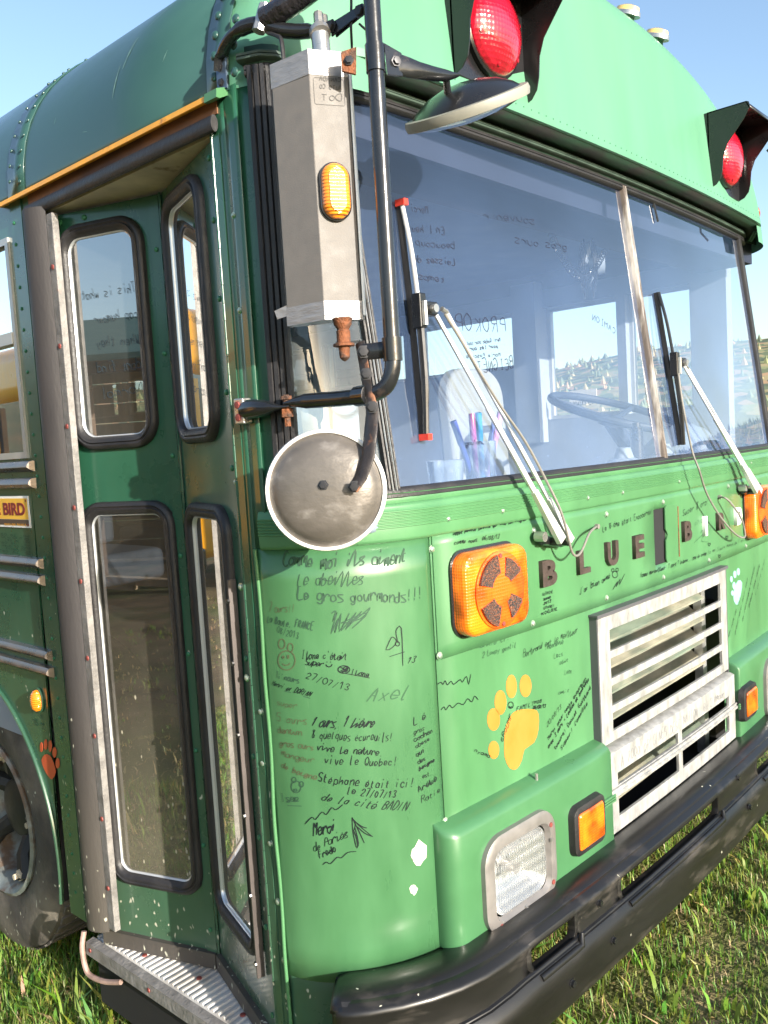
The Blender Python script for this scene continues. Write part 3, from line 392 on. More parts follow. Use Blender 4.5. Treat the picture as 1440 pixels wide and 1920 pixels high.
# ------------------------------------------------------------------ handwriting: a single-stroke alphabet on a 6 x 9 grid (baseline 2)
GL = dict(a='5536151332535652', b='1912325355361515', c='553615133253', d='5536151332535952', e='14544626142253', f='58493832 1656', g='55361513325456513011', h='1912 1435465552', i='2622 2829', j='36312011 3738', k='1912 5614 2452', l='292232', m='1612 142636333446565262', n='1612 1436465552', o='36151332535536', p='1610 153655533213', q='5650 553615133253', r='1612 14365655', s='562615534212', t='28233242 1646', u='161322324356 5652', v='163256', w='1622354256', x='1652 5612', y='1633 5620', z='16561252',
 A='123952 2545', B='12194957361646544212', C='583917143253', D='12193957543212', E='59191252 1646', F='591912 1646', G='5839171432535535', H='1912 5952 1656', I='2922 1939 1232', J='49433213', K='1912 5916 1652', L='191252', M='1219365952', N='12195259', O='39171432545739', P='121949574616', Q='39171432545739 3452', R='121949574616 3652', S='5839181645544213', T='1959 3932', U='191322425359', V='193259', W='1922364259', X='1952 5912', Y='1936 5932', Z='19591252')
GL.update({'0': '39171432545739', '1': '173932', '2': '173958561252', '3': '1839583636544213', '4': '391454 4742', '5': '59191646544213', '6': '49171432545536 3514', '7': '195922', '8': '391836543214365839', '9': '57391816365742', '!': '3934 3332', ',': '3221', '.': '2232', '/': '1159', ':': '2526 2223', "'": '2928', '-': '1545', '=': '1646 1444', '>': '175513', '&': '5218394925133255', '+': '1555 3733', '$': '5839181645544213 3931'})
ACC = {'\u00e9': ('e', '3748'), '\u00e8': ('e', '3847'), '\u00c9': ('E', '3949'), '\u00ea': ('e', '273847')}
def glyph(ch):
    s = ''
    if ch in ACC: b_, ac = ACC[ch]; s = GL[b_] + ' ' + ac
    else: s = GL.get(ch, '')
    return [[(int(q[i]), int(q[i+1])) for i in range(0, len(q), 2)] for q in s.split()]
def ribbon(mb, pts2, fn, wd, out=.0008):
    """a thin inked line through 2-D points, laid on the surface fn"""
    q = [Vector((p[0], p[1])) for p in pts2]
    if len(q) > 2: q = smoothpath(q, 3)
    V = []; n = len(q)
    for i, p in enumerate(q):
        t = (q[min(i+1, n-1)] - q[max(i-1, 0)]); t = t.normalized() if t.length > 0 else Vector((1, 0)); nn = Vector((-t.y, t.x))
        k = wd*(.85 + .3*random.random())*(.7 if i in (0, n-1) else 1)
        V += [fn(p.x+nn.x*k, p.y+nn.y*k, out), fn(p.x-nn.x*k, p.y-nn.y*k, out)]
    mb.add(V, [(2*i, 2*i+2, 2*i+3, 2*i+1) for i in range(n-1)])
def write(mb, text, a0, z0, a1, z1, h, fn, wd=None, out=.0008, flip=False, jit=.35, slant=.12, cursive=False):
    L = math.hypot(a1-a0, z1-z0); tx, tz = (a1-a0)/L, (z1-z0)/L; adv = L/max(len(text), 1); sy = h/7.0
    wd = wd or max(min(h*.036, .0009), .0005)
    wd *= random.uniform(.9, 1.6); wob = random.uniform(.03, .12); ph = random.uniform(0, 6); xsc = random.uniform(.8, 1.0)
    ux, uz = (-tz, tx); run = []
    def flush():
        nonlocal run
        if len(run) > 1: ribbon(mb, run, fn, wd, out)
        run = []
    for i, ch in enumerate(text):
        dy = random.uniform(-1, 1)*h*.05 + math.sin(i*.7+ph)*h*wob; sc = 1 + random.uniform(-.14, .14)
        strokes = glyph(ch)
        if not strokes: flush()
        for k, st in enumerate(strokes):
            pts = []
            for gx, gy in st:
                u = adv*(i + (gx-.6 + random.uniform(-jit, jit)*.55)/5.6*xsc*sc) + slant*(gy-2)*sy; v = (gy-2+random.uniform(-jit, jit)*.7)*sy*sc + dy
                if flip: u = L - u
                pts.append((a0 + tx*u + ux*v, z0 + tz*u + uz*v))
            if cursive and ch.islower() and not (k and len(pts) == 2): run += pts
            else:
                if not (k and len(pts) == 2): flush()
                ribbon(mb, pts, fn, wd, out)
    flush()

# ================================================================== THE SETTING
# ground
def ground_z(x, y): return 0.0
g = MB(); xs = [-400, -120, -40, -15, -8, -5] + lin(-4, 8, 25) + [10, 16, 40, 120, 400]
g.grid(lambda x, y: (x, y, .0 + .012*math.sin(x*3.1+y)*math.cos(y*2.3) if abs(x) < 8 and abs(y) < 8 else 0), xs, xs)
m, t, ns, L = new_mat('meadow_soil'); out = N(ns, 'ShaderNodeOutputMaterial'); b = N(ns, 'ShaderNodeBsdfPrincipled'); L.new(b.outputs[0], out.inputs[0]); b.inputs['Roughness'].default_value = .95; b.inputs['Specular IOR Level'].default_value = .1
tc = N(ns, 'ShaderNodeTexCoord'); n = N(ns, 'ShaderNodeTexNoise'); n.inputs['Scale'].default_value = 3; n.inputs['Detail'].default_value = 12; n.inputs['Roughness'].default_value = .75; L.new(tc.outputs['Object'], n.inputs['Vector'])
cr = N(ns, 'ShaderNodeValToRGB'); L.new(n.outputs[0], cr.inputs[0]); e = cr.color_ramp.elements; e[0].position = .38; e[0].color = (.075, .10, .025, 1); e[1].position = .62; e[1].color = (.30, .23, .12, 1); x = cr.color_ramp.elements.new(.5); x.color = (.16, .16, .06, 1)
L.new(cr.outputs[0], b.inputs['Base Color']); M_soil = m
n2 = N(ns, 'ShaderNodeTexNoise'); n2.inputs['Scale'].default_value = 60; L.new(tc.outputs['Object'], n2.inputs['Vector']); bp = N(ns, 'ShaderNodeBump'); bp.inputs['Strength'].default_value = .8; bp.inputs['Distance'].default_value = .02; L.new(n2.outputs[0], bp.inputs['Height']); L.new(bp.outputs[0], b.inputs['Normal'])
tag(g.obj('ground', M_soil, smooth=60), kind='structure')

# grass: blades as real geometry, thick where the photograph looks at the lawn
rng = np.random.default_rng(3)
def grass(name, n, x0, x1, y0, y1, h0, h1, wd, dry=.20, keep=None):
    x = rng.uniform(x0, x1, n); y = rng.uniform(y0, y1, n)
    # clumps: pull blades towards tuft centres
    k = max(n//14, 1); cx = rng.uniform(x0, x1, k); cy = rng.uniform(y0, y1, k); idx = rng.integers(0, k, n)
    near = rng.random(n) < .65
    x = np.where(near, cx[idx] + rng.normal(0, .018, n), x); y = np.where(near, cy[idx] + rng.normal(0, .018, n), y)
    if keep is not None:
        q = keep(x, y); x, y, idx = x[q], y[q], idx[q]; n = len(x)
    tall = .55 + .9*np.abs(np.sin(x*2.3 + 1.3*y))*np.abs(np.cos(y*3.1-x))
    h = rng.uniform(h0, h1, n)*tall; a = rng.uniform(0, 2*np.pi, n); lean = rng.uniform(.1, 1.1, n)*h
    isdry = rng.random(n) < dry*(1 + 1.2*np.sin(x*1.7+.5)*np.sin(y*2.9))
    flat = isdry & (rng.random(n) < .6); h = np.where(flat, h*.35, h); lean = np.where(flat, h*3.2, lean)
    dx, dy = np.cos(a), np.sin(a); px, py = -dy, dx; w_ = wd*rng.uniform(.6, 1.3, n)
    zero = np.zeros(n)
    V = np.empty((n, 5, 3))
    V[:, 0] = np.stack([x-px*w_, y-py*w_, zero-.01], 1); V[:, 1] = np.stack([x+px*w_, y+py*w_, zero-.01], 1)
    V[:, 2] = np.stack([x+dx*lean*.35+px*w_*.8, y+dy*lean*.35+py*w_*.8, h*.6], 1); V[:, 3] = np.stack([x+dx*lean*.35-px*w_*.8, y+dy*lean*.35-py*w_*.8, h*.6], 1)
    V[:, 4] = np.stack([x+dx*lean, y+dy*lean, h*np.where(flat, .5, .95)], 1)
    me = bpy.data.meshes.new(name); me.vertices.add(n*5); me.vertices.foreach_set('co', V.reshape(-1))
    base = np.arange(n)[:, None]*5; fi = np.concatenate([base+np.array([0, 1, 2, 3]), base+np.array([3, 2, 4])], 1).reshape(-1)
    ls = np.empty(2*n, int); ls[0::2] = np.arange(n)*7; ls[1::2] = np.arange(n)*7+4
    me.loops.add(7*n); me.loops.foreach_set('vertex_index', fi); me.polygons.add(2*n); me.polygons.foreach_set('loop_start', ls)
    me.update(calc_edges=True)
    col = np.ones((n, 5, 4)); gcol = np.stack([rng.uniform(.12, .27, n), rng.uniform(.23, .38, n), rng.uniform(.03, .08, n)], 1); dcol = np.stack([rng.uniform(.42, .68, n), rng.uniform(.34, .54, n), rng.uniform(.16, .28, n)], 1)
    c = np.where(isdry[:, None], dcol, gcol); col[:, :, :3] = c[:, None, :]
    at = me.color_attributes.new('blade', 'FLOAT_COLOR', 'POINT'); at.data.foreach_set('color', col.reshape(-1))
    return tag(link(name, me, None, M_grass), kind='stuff')
m, t, ns, L = new_mat('grass_blade'); out = N(ns, 'ShaderNodeOutputMaterial'); a_ = N(ns, 'ShaderNodeAttribute', attribute_name='blade'); d1 = N(ns, 'ShaderNodeBsdfPrincipled'); d1.inputs['Roughness'].default_value = .45; d1.inputs['Specular IOR Level'].default_value = .35; d2 = N(ns, 'ShaderNodeBsdfTranslucent'); mx = N(ns, 'ShaderNodeMixShader'); mx.inputs[0].default_value = .35
L.new(a_.outputs['Color'], d1.inputs['Base Color']); L.new(a_.outputs['Color'], d2.inputs[0]); L.new(d1.outputs[0], mx.inputs[1]); L.new(d2.outputs[0], mx.inputs[2]); L.new(mx.outputs[0], out.inputs[0]); M_grass = m
def not_bus(x, y): return ~((x > .25) & (x < 2.3) & (y > .6) & (y < 6.5) & (rng.random(len(x)) < .8))
grass('grass', 95000, -.6, 4.0, -1.2, 1.6, .018, .054, .0016, keep=not_bus)
grass('grass', 46000, -1.6, .5, .3, 3.4, .018, .050, .0017, keep=not_bus)
grass('grass', 9000, -5.0, -1.5, .5, 6, .015, .05, .003, dry=.9)
grass('grass', 36000, -1.6, 9, -6, 9, .04, .10, .006, keep=not_bus)
yd = MB(); yd.grid(lambda x, y: (x + (.22*math.sin(y*2.1)+.12*math.sin(y*5.7) if x > -1.8 else 0), y, .005 + (.012*math.sin(x*3.1+y)*math.cos(y*2.3) if x > -5.5 and -4 < y < 8 else 0)), [-14, -8, -5.5] + lin(-5, -1.6, 16), [-3] + lin(-2, 8, 50) + [12, 16]); tag(yd.obj('dirt_yard', mat('trampled_dirt', (.15, .115, .075), .95, var=.4, vscale=2.5, bump=.5, bscale=14, col2=(.09, .10, .045), mixscale=1.2, spec=.1)), kind='structure')

# wooded hill line far off
hm = MB(); 
def hill(ang, r): 
    h = {0: -3, 1: 0, 2: .55, 3: .93, 4: 1.0, 5: .9}[r]
    R_ = (150, 185, 230, 280, 330, 420)[r]
    hh = 23 + 3*math.sin(ang*3+1) + 4*math.sin(ang*7.3) + 2*math.sin(ang*17)
    if -2.4 < ang < -1.0: hh *= .35        # lower towards the sun
    return (R_*math.cos(ang), R_*math.sin(ang), h*hh if r else -3)
hm.grid(lambda a, r: hill(a, r), lin(-math.pi, math.pi, 181), [0, 1, 2, 3, 4, 5])
m, t, ns, L = new_mat('autumn_woods'); out = N(ns, 'ShaderNodeOutputMaterial'); b = N(ns, 'ShaderNodeBsdfPrincipled'); L.new(b.outputs[0], out.inputs[0]); b.inputs['Roughness'].default_value = 1; b.inputs['Specular IOR Level'].default_value = 0
tc = N(ns, 'ShaderNodeTexCoord'); v = N(ns, 'ShaderNodeTexVoronoi'); v.inputs['Scale'].default_value = .35; L.new(tc.outputs['Object'], v.inputs['Vector']); sp = N(ns, 'ShaderNodeSeparateColor'); L.new(v.outputs['Color'], sp.inputs[0])
cr = N(ns, 'ShaderNodeValToRGB'); L.new(sp.outputs[0], cr.inputs[0]); cr.color_ramp.interpolation = 'CONSTANT'
for i, (p, c) in enumerate([(0, (.16, .19, .12)), (.3, (.34, .29, .17)), (.5, (.40, .27, .17)), (.65, (.25, .27, .15)), (.8, (.12, .15, .11))]):  # tones lightened so that distance haze sits in the woods' colour
    e = cr.color_ramp.elements[i] if i < 2 else cr.color_ramp.elements.new(p)
    e.position = p; e.color = (*c, 1)
L.new(cr.outputs[0], b.inputs['Base Color']); M_woods = m
tag(hm.obj('hills', M_woods, smooth=60), kind='structure')
tm = MB()
for i in range(6000):
    a = random.uniform(-1.0, 3.6); r = random.choice([2, 3, 3, 4, 4]); f = random.random(); 
    p = Vector(hill(a, r)).lerp(Vector(hill(a, max(r-1, 1))), f); h = random.uniform(1.4, 3.2); q = random.uniform(.6, 1.3)
    tm.lathe((p.x, p.y, p.z-1), (0, 0, 1), [(q, 0), (q*.7, h*.45), (0.01, h)], n=5)
tag(tm.obj('distant_forest', M_woods, smooth=0), kind='stuff')

# ================================================================== THE BUS
bus = empty('school_bus', (1.22, 0, 0))
tag(bus, 'dark green flat-nosed school bus covered in marker-pen greetings, seen from its front corner', 'bus')
def part(mb, name, mt, **k): return mb.obj(name, mt, bus, **k)

# --- lower front: corner panel, front panel, upper panel with the name, belt moulding
ss = lin(.003, S1-.003, 27)
corner = part(MB().grid(lambda s, z: P(s, z, 0), ss, lin(.452, 1.262, 14)), 'corner_panel', M_green_corner, solid=.003, smooth=80)
# front panel below the name panel, with the radiator opening left out
GX0, GX1, GZ0, GZ1 = SX(.86), SX(1.585), .49, .985
SE = SX(2.2)
fp = MB()
def patch(mb, s0, s1, z0, z1, o=0, ns_=10, nz=6): mb.grid(lambda s, z: P(s, z, o), lin(s0, s1, ns_), lin(z0, z1, nz))
front = MB(); V = None
for (a, b_, c, d) in ((S1, GX0, .452, GZ0), (S1, GX0, GZ0, GZ1), (S1, GX0, GZ1, 1.262), (GX0, GX1, GZ1, 1.262), (GX1, SE, .452, GZ0), (GX1, SE, GZ0, GZ1), (GX1, SE, GZ1, 1.262), (GX0, GX1, .452, GZ0)): patch(front, a, b_, c, d)
front = part(front, 'front_panel', M_green, solid=.003, smooth=80)
lower_skin = MB(); patch(lower_skin, SE, CU[-1]-5.75, .452, 1.262, 0, 26, 3); part(lower_skin, 'corner_panel', M_green, solid=.003, smooth=80)
# name panel, 3 mm proud, with the emblem hatch cut out
EX0, EX1, EZ0, EZ1 = 1.226, 1.296, 1.080, 1.226
EH = 1.362
np_ = MB(); A0, A1, Z0, Z1 = S1+.004, SE-.01, 1.0265, 1.2615
for (a, b_, c, d) in ((A0, EX0, Z0, EZ0), (A0, EX0, EZ0, EZ1), (A0, EX0, EZ1, Z1), (EX0, EX1, EZ1, Z1), (EX0, EX1, Z0, EZ0), (EX1, A1, Z0, EZ0), (EX1, A1, EZ0, EZ1), (EX1, A1, EZ1, Z1)): patch(np_, a, b_, c, d, .0035, 12, 3)
namep = part(np_, 'name_panel', M_green, solid=.003, smooth=80)
dk = MB(); plate(dk, F0, rrect(EX0-.004, EX1+.014, EZ0-.004, EZ1+.004, .012), -.03, .0008); part(dk, 'emblem_recess', M_dark)
fl = MB(); plate(fl, F0, [(EX1-.008+.006*math.cos(k), EZ0+(EZ1-EZ0)*f) for k, f in ((0, .02), (0, .3))] and
    [(1.292, 1.079), (1.364, 1.081), (1.366, 1.226), (1.296, 1.231), (1.287, 1.222), (1.287, 1.168), (1.295, 1.160), (1.298, 1.152), (1.295, 1.145), (1.287, 1.138), (1.286, 1.09)], .004, .0075)
flap = part(fl, 'emblem_flap', M_green, smooth=30)
hg = MB(); hg.tube([P(1.367, 1.085, .008), P(1.367, 1.222, .008)], .0016, 8); hg.obj('hinge_pin', M_rust, flap)
# belt moulding: a rounded cap strip with fine ribs, then a plain strip below the rubber
def belt_prof(z0):
    pr = [(1.2605, .001), (1.2625, .006), (1.268, .0075)]
    for k in range(6): zz = 1.286 + k*.0055; pr += [(zz, .0075), (zz+.0012, .0098), (zz+.003, .0098), (zz+.0042, .0075)]
    pr += [(1.324, .007), (1.330, .004), (1.3305, -.004)]
    return pr
bp_ = belt_prof(0); bs = lin(.022, CU[-1]-5.77, 110)
part(MB().grid(lambda s, i: P(s, bp_[int(i)][0], bp_[int(i)][1]), bs, range(len(bp_))), 'belt_moulding', M_green, smooth=60)
part(MB().grid(lambda s, z: P(s, z, -.001 - max(0, (z-1.345))*.3), bs, [1.325, 1.337, 1.352]), 'sill_strip', M_green, solid=.003, smooth=60)
# seam bead where the corner panel meets the door post
bead = MB(); bead.tube([(-.002 + .0016*math.sin(z*23), .243+.0012*math.sin(z*11), z) for z in lin(.30, 1.262, 40)], .0036, 8); part(bead, 'seam_bead', M_green, smooth=80)
post = MB(); post.grid(lambda y, z: (0.0, y, z), lin(.246, .281, 4), lin(.29, 2.07, 30)); post.grid(lambda y, z: (0.0, y, z), lin(.212, .246, 4), lin(1.262, 2.07, 10)); part(post, 'door_post', M_green_shaded, solid=.003, smooth=80)
post = MB(); post.grid(lambda s, z: P(s, z, -.004), lin(0, .07, 6), lin(1.25, 2.09, 12)); part(post, 'corner_post', M_green_shaded, solid=.003, smooth=80)
low = MB(); low.grid(lambda s, z: P(s, z, -.003), lin(0.0, .14, 8), lin(.28, .50, 4)); part(low, 'corner_skirt', M_green_shaded, solid=.003, smooth=80)

# --- screws (one mesh shared by all)
sm = MB().lathe((0, 0, 0), (0, 0, 1), [(.0095, 0), (.0095, .0012), (.0062, .0014), (.0062, .0042), (.004, .0055), (0, .0055)], 10).mesh('screw')
sm.materials.append(mat('zinc_screw_head', (.55, .57, .52), .35, .6, var=.3, vscale=120, col2=(.10, .30, .14), mixscale=30, mixlo=.35, mixhi=.6))
rvm = MB().lathe((0, 0, 0), (0, 0, 1), [(.0085, 0), (.0078, .003), (.005, .0052), (0, .006)], 12).mesh('rivet'); rvm.materials.append(M_green_roof)
rsm = MB().lathe((0, 0, 0), (0, 0, 1), [(.0055, 0), (.005, .002), (0, .003)], 8).mesh('small_screw'); rsm.materials.append(mat('rusty_screw', (.25, .06, .05), .6, .3, var=.3))
dvm = MB().lathe((0, 0, 0), (0, 0, 1), [(.006, 0), (.0055, .0025), (.003, .004), (0, .0042)], 10).mesh('bolt_head'); dvm.materials.append(mat('painted_bolt', (.03, .16, .075), .4, .1, var=.2))
def put(me, name, loc, nrm, parent=bus, sc=1):
    o = bpy.data.objects.new(name, me); COL.objects.link(o); o.parent = parent
    if parent.type == 'EMPTY': o.matrix_parent_inverse = Matrix.Translation(-parent.location)
    o.location = loc; o.rotation_euler = Vector(nrm).to_track_quat('Z', 'Y').to_euler(); o.scale = (sc, sc, sc); return o
def norm_at(s): a = Vector(P(s, 1, 0)); b_ = Vector(P(s, 1, 1)); return b_ - a
for s, z in SCR: put(sm, 'screw', P(s, z, .0075), norm_at(s), sc=.62)
for s, z in SCR2: put(sm, 'screw', P(s, z, .0035 if z > 1.03 and s > S1+.004 else 0.0), norm_at(s), sc=.85)
for p in HINGE_SCR: put(sm, 'screw', (0, p[1], p[2]), (-1, 0, 0), sc=.62 if p[2] > 1.3 else .8)

# --- raised name letters
def text_mesh(txt, w_, h_, depth, bold=.02, font=None):
    cu = bpy.data.curves.new('lettering', 'FONT'); cu.body = txt; cu.size = 1; cu.extrude = .5; cu.offset = bold; cu.resolution_u = 4
    ob = bpy.data.objects.new('lettering', cu); COL.objects.link(ob); dg = bpy.context.evaluated_depsgraph_get(); me = bpy.data.meshes.new_from_object(ob.evaluated_get(dg)); bpy.data.objects.remove(ob)
    v = np.empty(len(me.vertices)*3); me.vertices.foreach_get('co', v); v = v.reshape(-1, 3); mn, mx_ = v.min(0), v.max(0)
    v = (v-mn)/(mx_-mn); v[:, 0] *= w_; v[:, 1] *= h_; v[:, 2] *= depth; return me, v
def set_text(name, txt, s0, z0, w_, h_, depth, mt, fn, parent, out=0, bold=.02):
    me, v = text_mesh(txt, w_, h_, depth, bold); me.vertices.foreach_set('co', np.array([fn(s0+a, z0+b_, out+c) for a, b_, c in v]).reshape(-1)); me.materials.clear(); me.update(); me.name = name
    return link(name, me, parent, mt)
for ch, s0, z0, w_, h_ in LET:
    if ch == 'D': w_ = .05
    if ch == 'R': w_ = .056
    if ch == 'I': w_ = .016
    o = set_text('name_letter', ch, s0, z0, w_ if ch in 'DRI' else w_*.72, h_, .010, M_letter_white if ch in 'DI' else M_letter, F0, bus, .0035, .045)
    if ch in 'DI': tag(o, 'raised letter %s with its dark face worn to white' % ch)

# --- handwriting, one part for every inscription
tones = [M_ink, M_ink_faded, M_ink_brown, M_ink_faint]
for (txt, a0, z0, a1, z1, h, tone) in GT:
    mb = MB(); o_ = .0012 if z1 < 1.0265 or a0 < S1-.02 else (.0048 if z0 < 1.262 else .0082)
    if a1 > S1-.02 and a0 < S1+.01 and z0 < 1.02: o_ = .0012
    low_ = sum(c.islower() for c in txt) > .6*len(txt); write(mb, txt, a0, z0, a1, z1, h, F0, out=o_, slant=random.choice([.1, .3, .5]) if tone in (0, 3) else random.choice([0, .15]), cursive=low_ and h > .007 and random.random() < .6, jit=random.uniform(.3, .6))
    if mb.v: part(mb, 'handwriting', tones[tone], smooth=0)
for tone, pts in DR:
    mb = MB(); o_ = .0048 if (pts[0][0] > S1 and 1.03 < pts[0][1] < 1.26) else .0012
    ribbon(mb, pts, F0, .0009 if tone != 3 else .0006, o_); part(mb, 'pen_drawing', tones[tone], smooth=0)
# --- paw prints
def paw(pads, mt, label, fn, o_=.0008):
    mb = MB()
    for pd in pads:
        pd = [(p.x, p.y) for p in smoothpath([(a, b_, 0) for a, b_ in pd[:-1] if 1] if len(pd) in (9, 13) else [(a, b_, 0) for a, b_ in pd], 2, True)]
        plate(mb, fn, pd, 0, o_)
    o = part(mb, 'paw_print', mt, smooth=30); tag(o, label)
paw(PAW, M_paw_orange, 'big orange paw print sticker on the front panel', F0)
paw(PAW2, M_paw_teal, 'small pale turquoise paw print beside the grille', F0)
paw(PAW3, M_paw_red, 'orange-red paw print behind the door', lambda a, b_, o: (-.0015-o, a, b_))
# chipped spots
for (cx, cz, r_) in ((.285, .672, .021), (.268, .606, .009)):
    mb = MB(); plate(mb, F0, [(cx + r_*random.uniform(.55, 1.1)*math.cos(k*.5236), cz + r_*random.uniform(.7, 1.35)*math.sin(k*.5236)) for k in range(12)], -.001, .0006); part(mb, 'paint_chip', M_chip, smooth=0)

# --- grille: two cast frames with bars
def frame_block(s0, s1, z0, z1, out, name, holes, mt, r=.006, back=-.005):
    """plate with rounded-cornered holes: built of strips between the holes"""
    xs_ = sorted({s0, s1} | {h[0] for h in holes} | {h[1] for h in holes}); zs_ = sorted({z0, z1} | {h[2] for h in holes} | {h[3] for h in holes})
    mb = MB()
    for i in range(len(xs_)-1):
        for j in range(len(zs_)-1):
            cx, cz = (xs_[i]+xs_[i+1])/2, (zs_[j]+zs_[j+1])/2
            if any(h[0] < cx < h[1] and h[2] < cz < h[3] for h in holes): continue
            mb.grid(lambda s, z: P(s, z, out), lin(xs_[i], xs_[i+1], max(2, int((xs_[i+1]-xs_[i])/.06)+2)), lin(zs_[j], zs_[j+1], 2))
    return mb
gup = frame_block(.892, 1.676, .700, 1.006, .02, 'g', [(.944, 1.630, .918, .969), (.944, 1.630, .852, .900), (.944, 1.630, .786, .834), (.944, 1.630, .725, .768)], M_grille)
grille = part(gup, 'grille', M_grille, solid=.009, bevel=.0016, smooth=30)
edge = MB(); edge.box((0, 0, 0), (0, 0, 0)); edge = MB()
edge.grid(lambda s, o: P(.886 + s*0, .69+s, o), lin(0, .32, 4), [0, .0195]); edge.grid(lambda o, s: P(s, 1.010, o), [0, .0245], lin(.883, 1.685, 12)); edge.grid(lambda s, z: P(s, z, .0245), lin(.883, 1.685, 12), [1.0055, 1.0105]); edge.grid(lambda s, o: P(1.681, .69+s, o), lin(0, .32, 4), [0, .0195])
edge.grid(lambda s, o: P(s, z_, o), [.885, .895], [0, .02]) if False else None
edge.obj('grille_edge', mat('shaded_edge_grey', (.09, .09, .10), .5), grille, solid=.004, smooth=0)  # shade on the grille's sides painted as dark grey
glo = frame_block(.902, 1.690, .487, .682, .032, 'g', [(.935, 1.268, .598, .628), (1.292, 1.640, .598, .628), (.935, 1.268, .522, .570), (1.292, 1.640, .522, .570)], M_grille)
grl = part(glo, 'lower_grille', M_grille, solid=.009, bevel=.0016, smooth=30)
bar = MB(); bar.grid(lambda s, i: P(s, [.578, .580, .586, .588, .594, .596][int(i)], [.032, .040, .040, .036, .036, .032][int(i)]), lin(.86, 1.72, 14), range(6)); bar.obj('grille_rib', M_grille, grl, solid=.003)
top = MB(); top.grid(lambda s, i: P(s, [.682, .6865, .688][int(i)], [.032, .022, .0][int(i)]), lin(.902, 1.690, 12), range(3)); top.grid(lambda z, o: P(.9, z, o), [.487, .682], [0, .031]); top.obj('grille_edge', M_grille, grl)
def wav(txt, s0, z0, s1, z1, h):
    mb = MB(); write(mb, txt, s0, z0, s1, z1, h, F0, out=.0328, wd=.0008); mb.obj('handwriting', M_ink_grey, grl, smooth=0)
wav('A 7000 ORIGINES DESTINATION', .95, .638, 1.40, .638, .026); wav('Bx 2 Amour', 1.44, .638, 1.60, .638, .022)
# radiator, louvres and pipework behind the grille
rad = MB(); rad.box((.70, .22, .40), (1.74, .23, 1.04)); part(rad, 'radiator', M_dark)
for zc, ang in ((.945, 0), (.88, 0), (.815, 0), (.75, 0), (.61, 0), (.545, 0)):
    lv = MB(); lv.prism([P(GX0-.0, zc+.020, -.060), P(GX0, zc-.016, -.012), P(GX0, zc-.021, -.012), P(GX0, zc+.012, -.064)], (1.585-.86-.09, 0.01, 0)); part(lv, 'louvre', mat('dusty_green_louvre', (.27, .26, .20), .6, .2, var=.35, vscale=25, stretch=(.3, 1, 1), col2=(.14, .18, .14), mixscale=9) if zc == .945 else bpy.data.materials['dusty_green_louvre'])
sh = MB(); sh.box((.88, .03, .985), (1.56, .20, .992)); part(sh, 'radiator_shelf', mat('dusty_shelf', (.30, .25, .17), .8, var=.3))
up = MB(); up.box((1.50, .035, .45), (1.53, .06, .99)); part(up, 'radiator_post', M_alu)
for x in (1.30, 1.38): sb = MB().lathe((x, .07, .985), (0, 0, -1), [(.014, 0), (.014, .004), (.009, .004), (.009, .014), (0, .014)], 6); part(sb, 'bolt', M_chrome)
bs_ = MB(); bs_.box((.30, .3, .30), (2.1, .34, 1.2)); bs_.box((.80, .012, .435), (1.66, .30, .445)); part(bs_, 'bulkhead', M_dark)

# --- headlamp housings
def housing(s0, s1, z0, z1, out, rl, rr_, hole, name='headlamp_housing'):
    mb = MB(); pr = []
    # section from the panel out over the top and down the front, rounded
    sec = [(z1+.018, 0), (z1+.012, out*.55), (z1+.004, out-.006), (z1-.006, out), (hole[3], out), (hole[2], out), (z0, out)]
    us = [s0+rl*(1-math.cos(k*math.pi/12)) for k in range(7)] + sorted(lin(s0+rl, s1-rr_, 8)[1:-1] + [hole[0], hole[1]]) + [s1-rr_+rr_*math.sin(k*math.pi/12) for k in range(7)]
    def edge_out(s):
        if s < s0+rl: d = (s0+rl-s)/rl; return math.sqrt(max(0, 1-d*d))
        if s > s1-rr_: d = (s-(s1-rr_))/rr_; return math.sqrt(max(0, 1-d*d))
        return 1
    def fn(s, i):
        z, o = sec[int(i)]; k = edge_out(s); return P(s, z, o*k - (0 if k > 0 else .002))
    mb.grid(fn, us, range(len(sec))); nq = len(sec)-1; mb.f = [f for q, f in enumerate(mb.f) if not (q % nq == 4 and hole[0]-1e-6 <= us[q//nq] < hole[1]-1e-6)]
    mb.grid(lambda s, o: P(s, z0, out*edge_out(s)*o), us, [0, 1])
    return part(mb, name, M_green_box, smooth=50)
hs1 = housing(.318, .893, .478, .700, .042, .032, .006, (.426, .604, .496, .634))
hs2 = housing(1.700, 2.23, .478, .700, .042, .006, .032, (1.961, 2.139, .496, .634))
for s_ in (.62,): pn = MB().tube([P(s_, .706, .020), P(s_, .726, .020)], .0035, 8); part(pn, 'adjuster_pin', M_chrome)
M_bezel = mat('satin_bezel', (.25, .235, .225), .38, .45, var=.10, vscale=30)
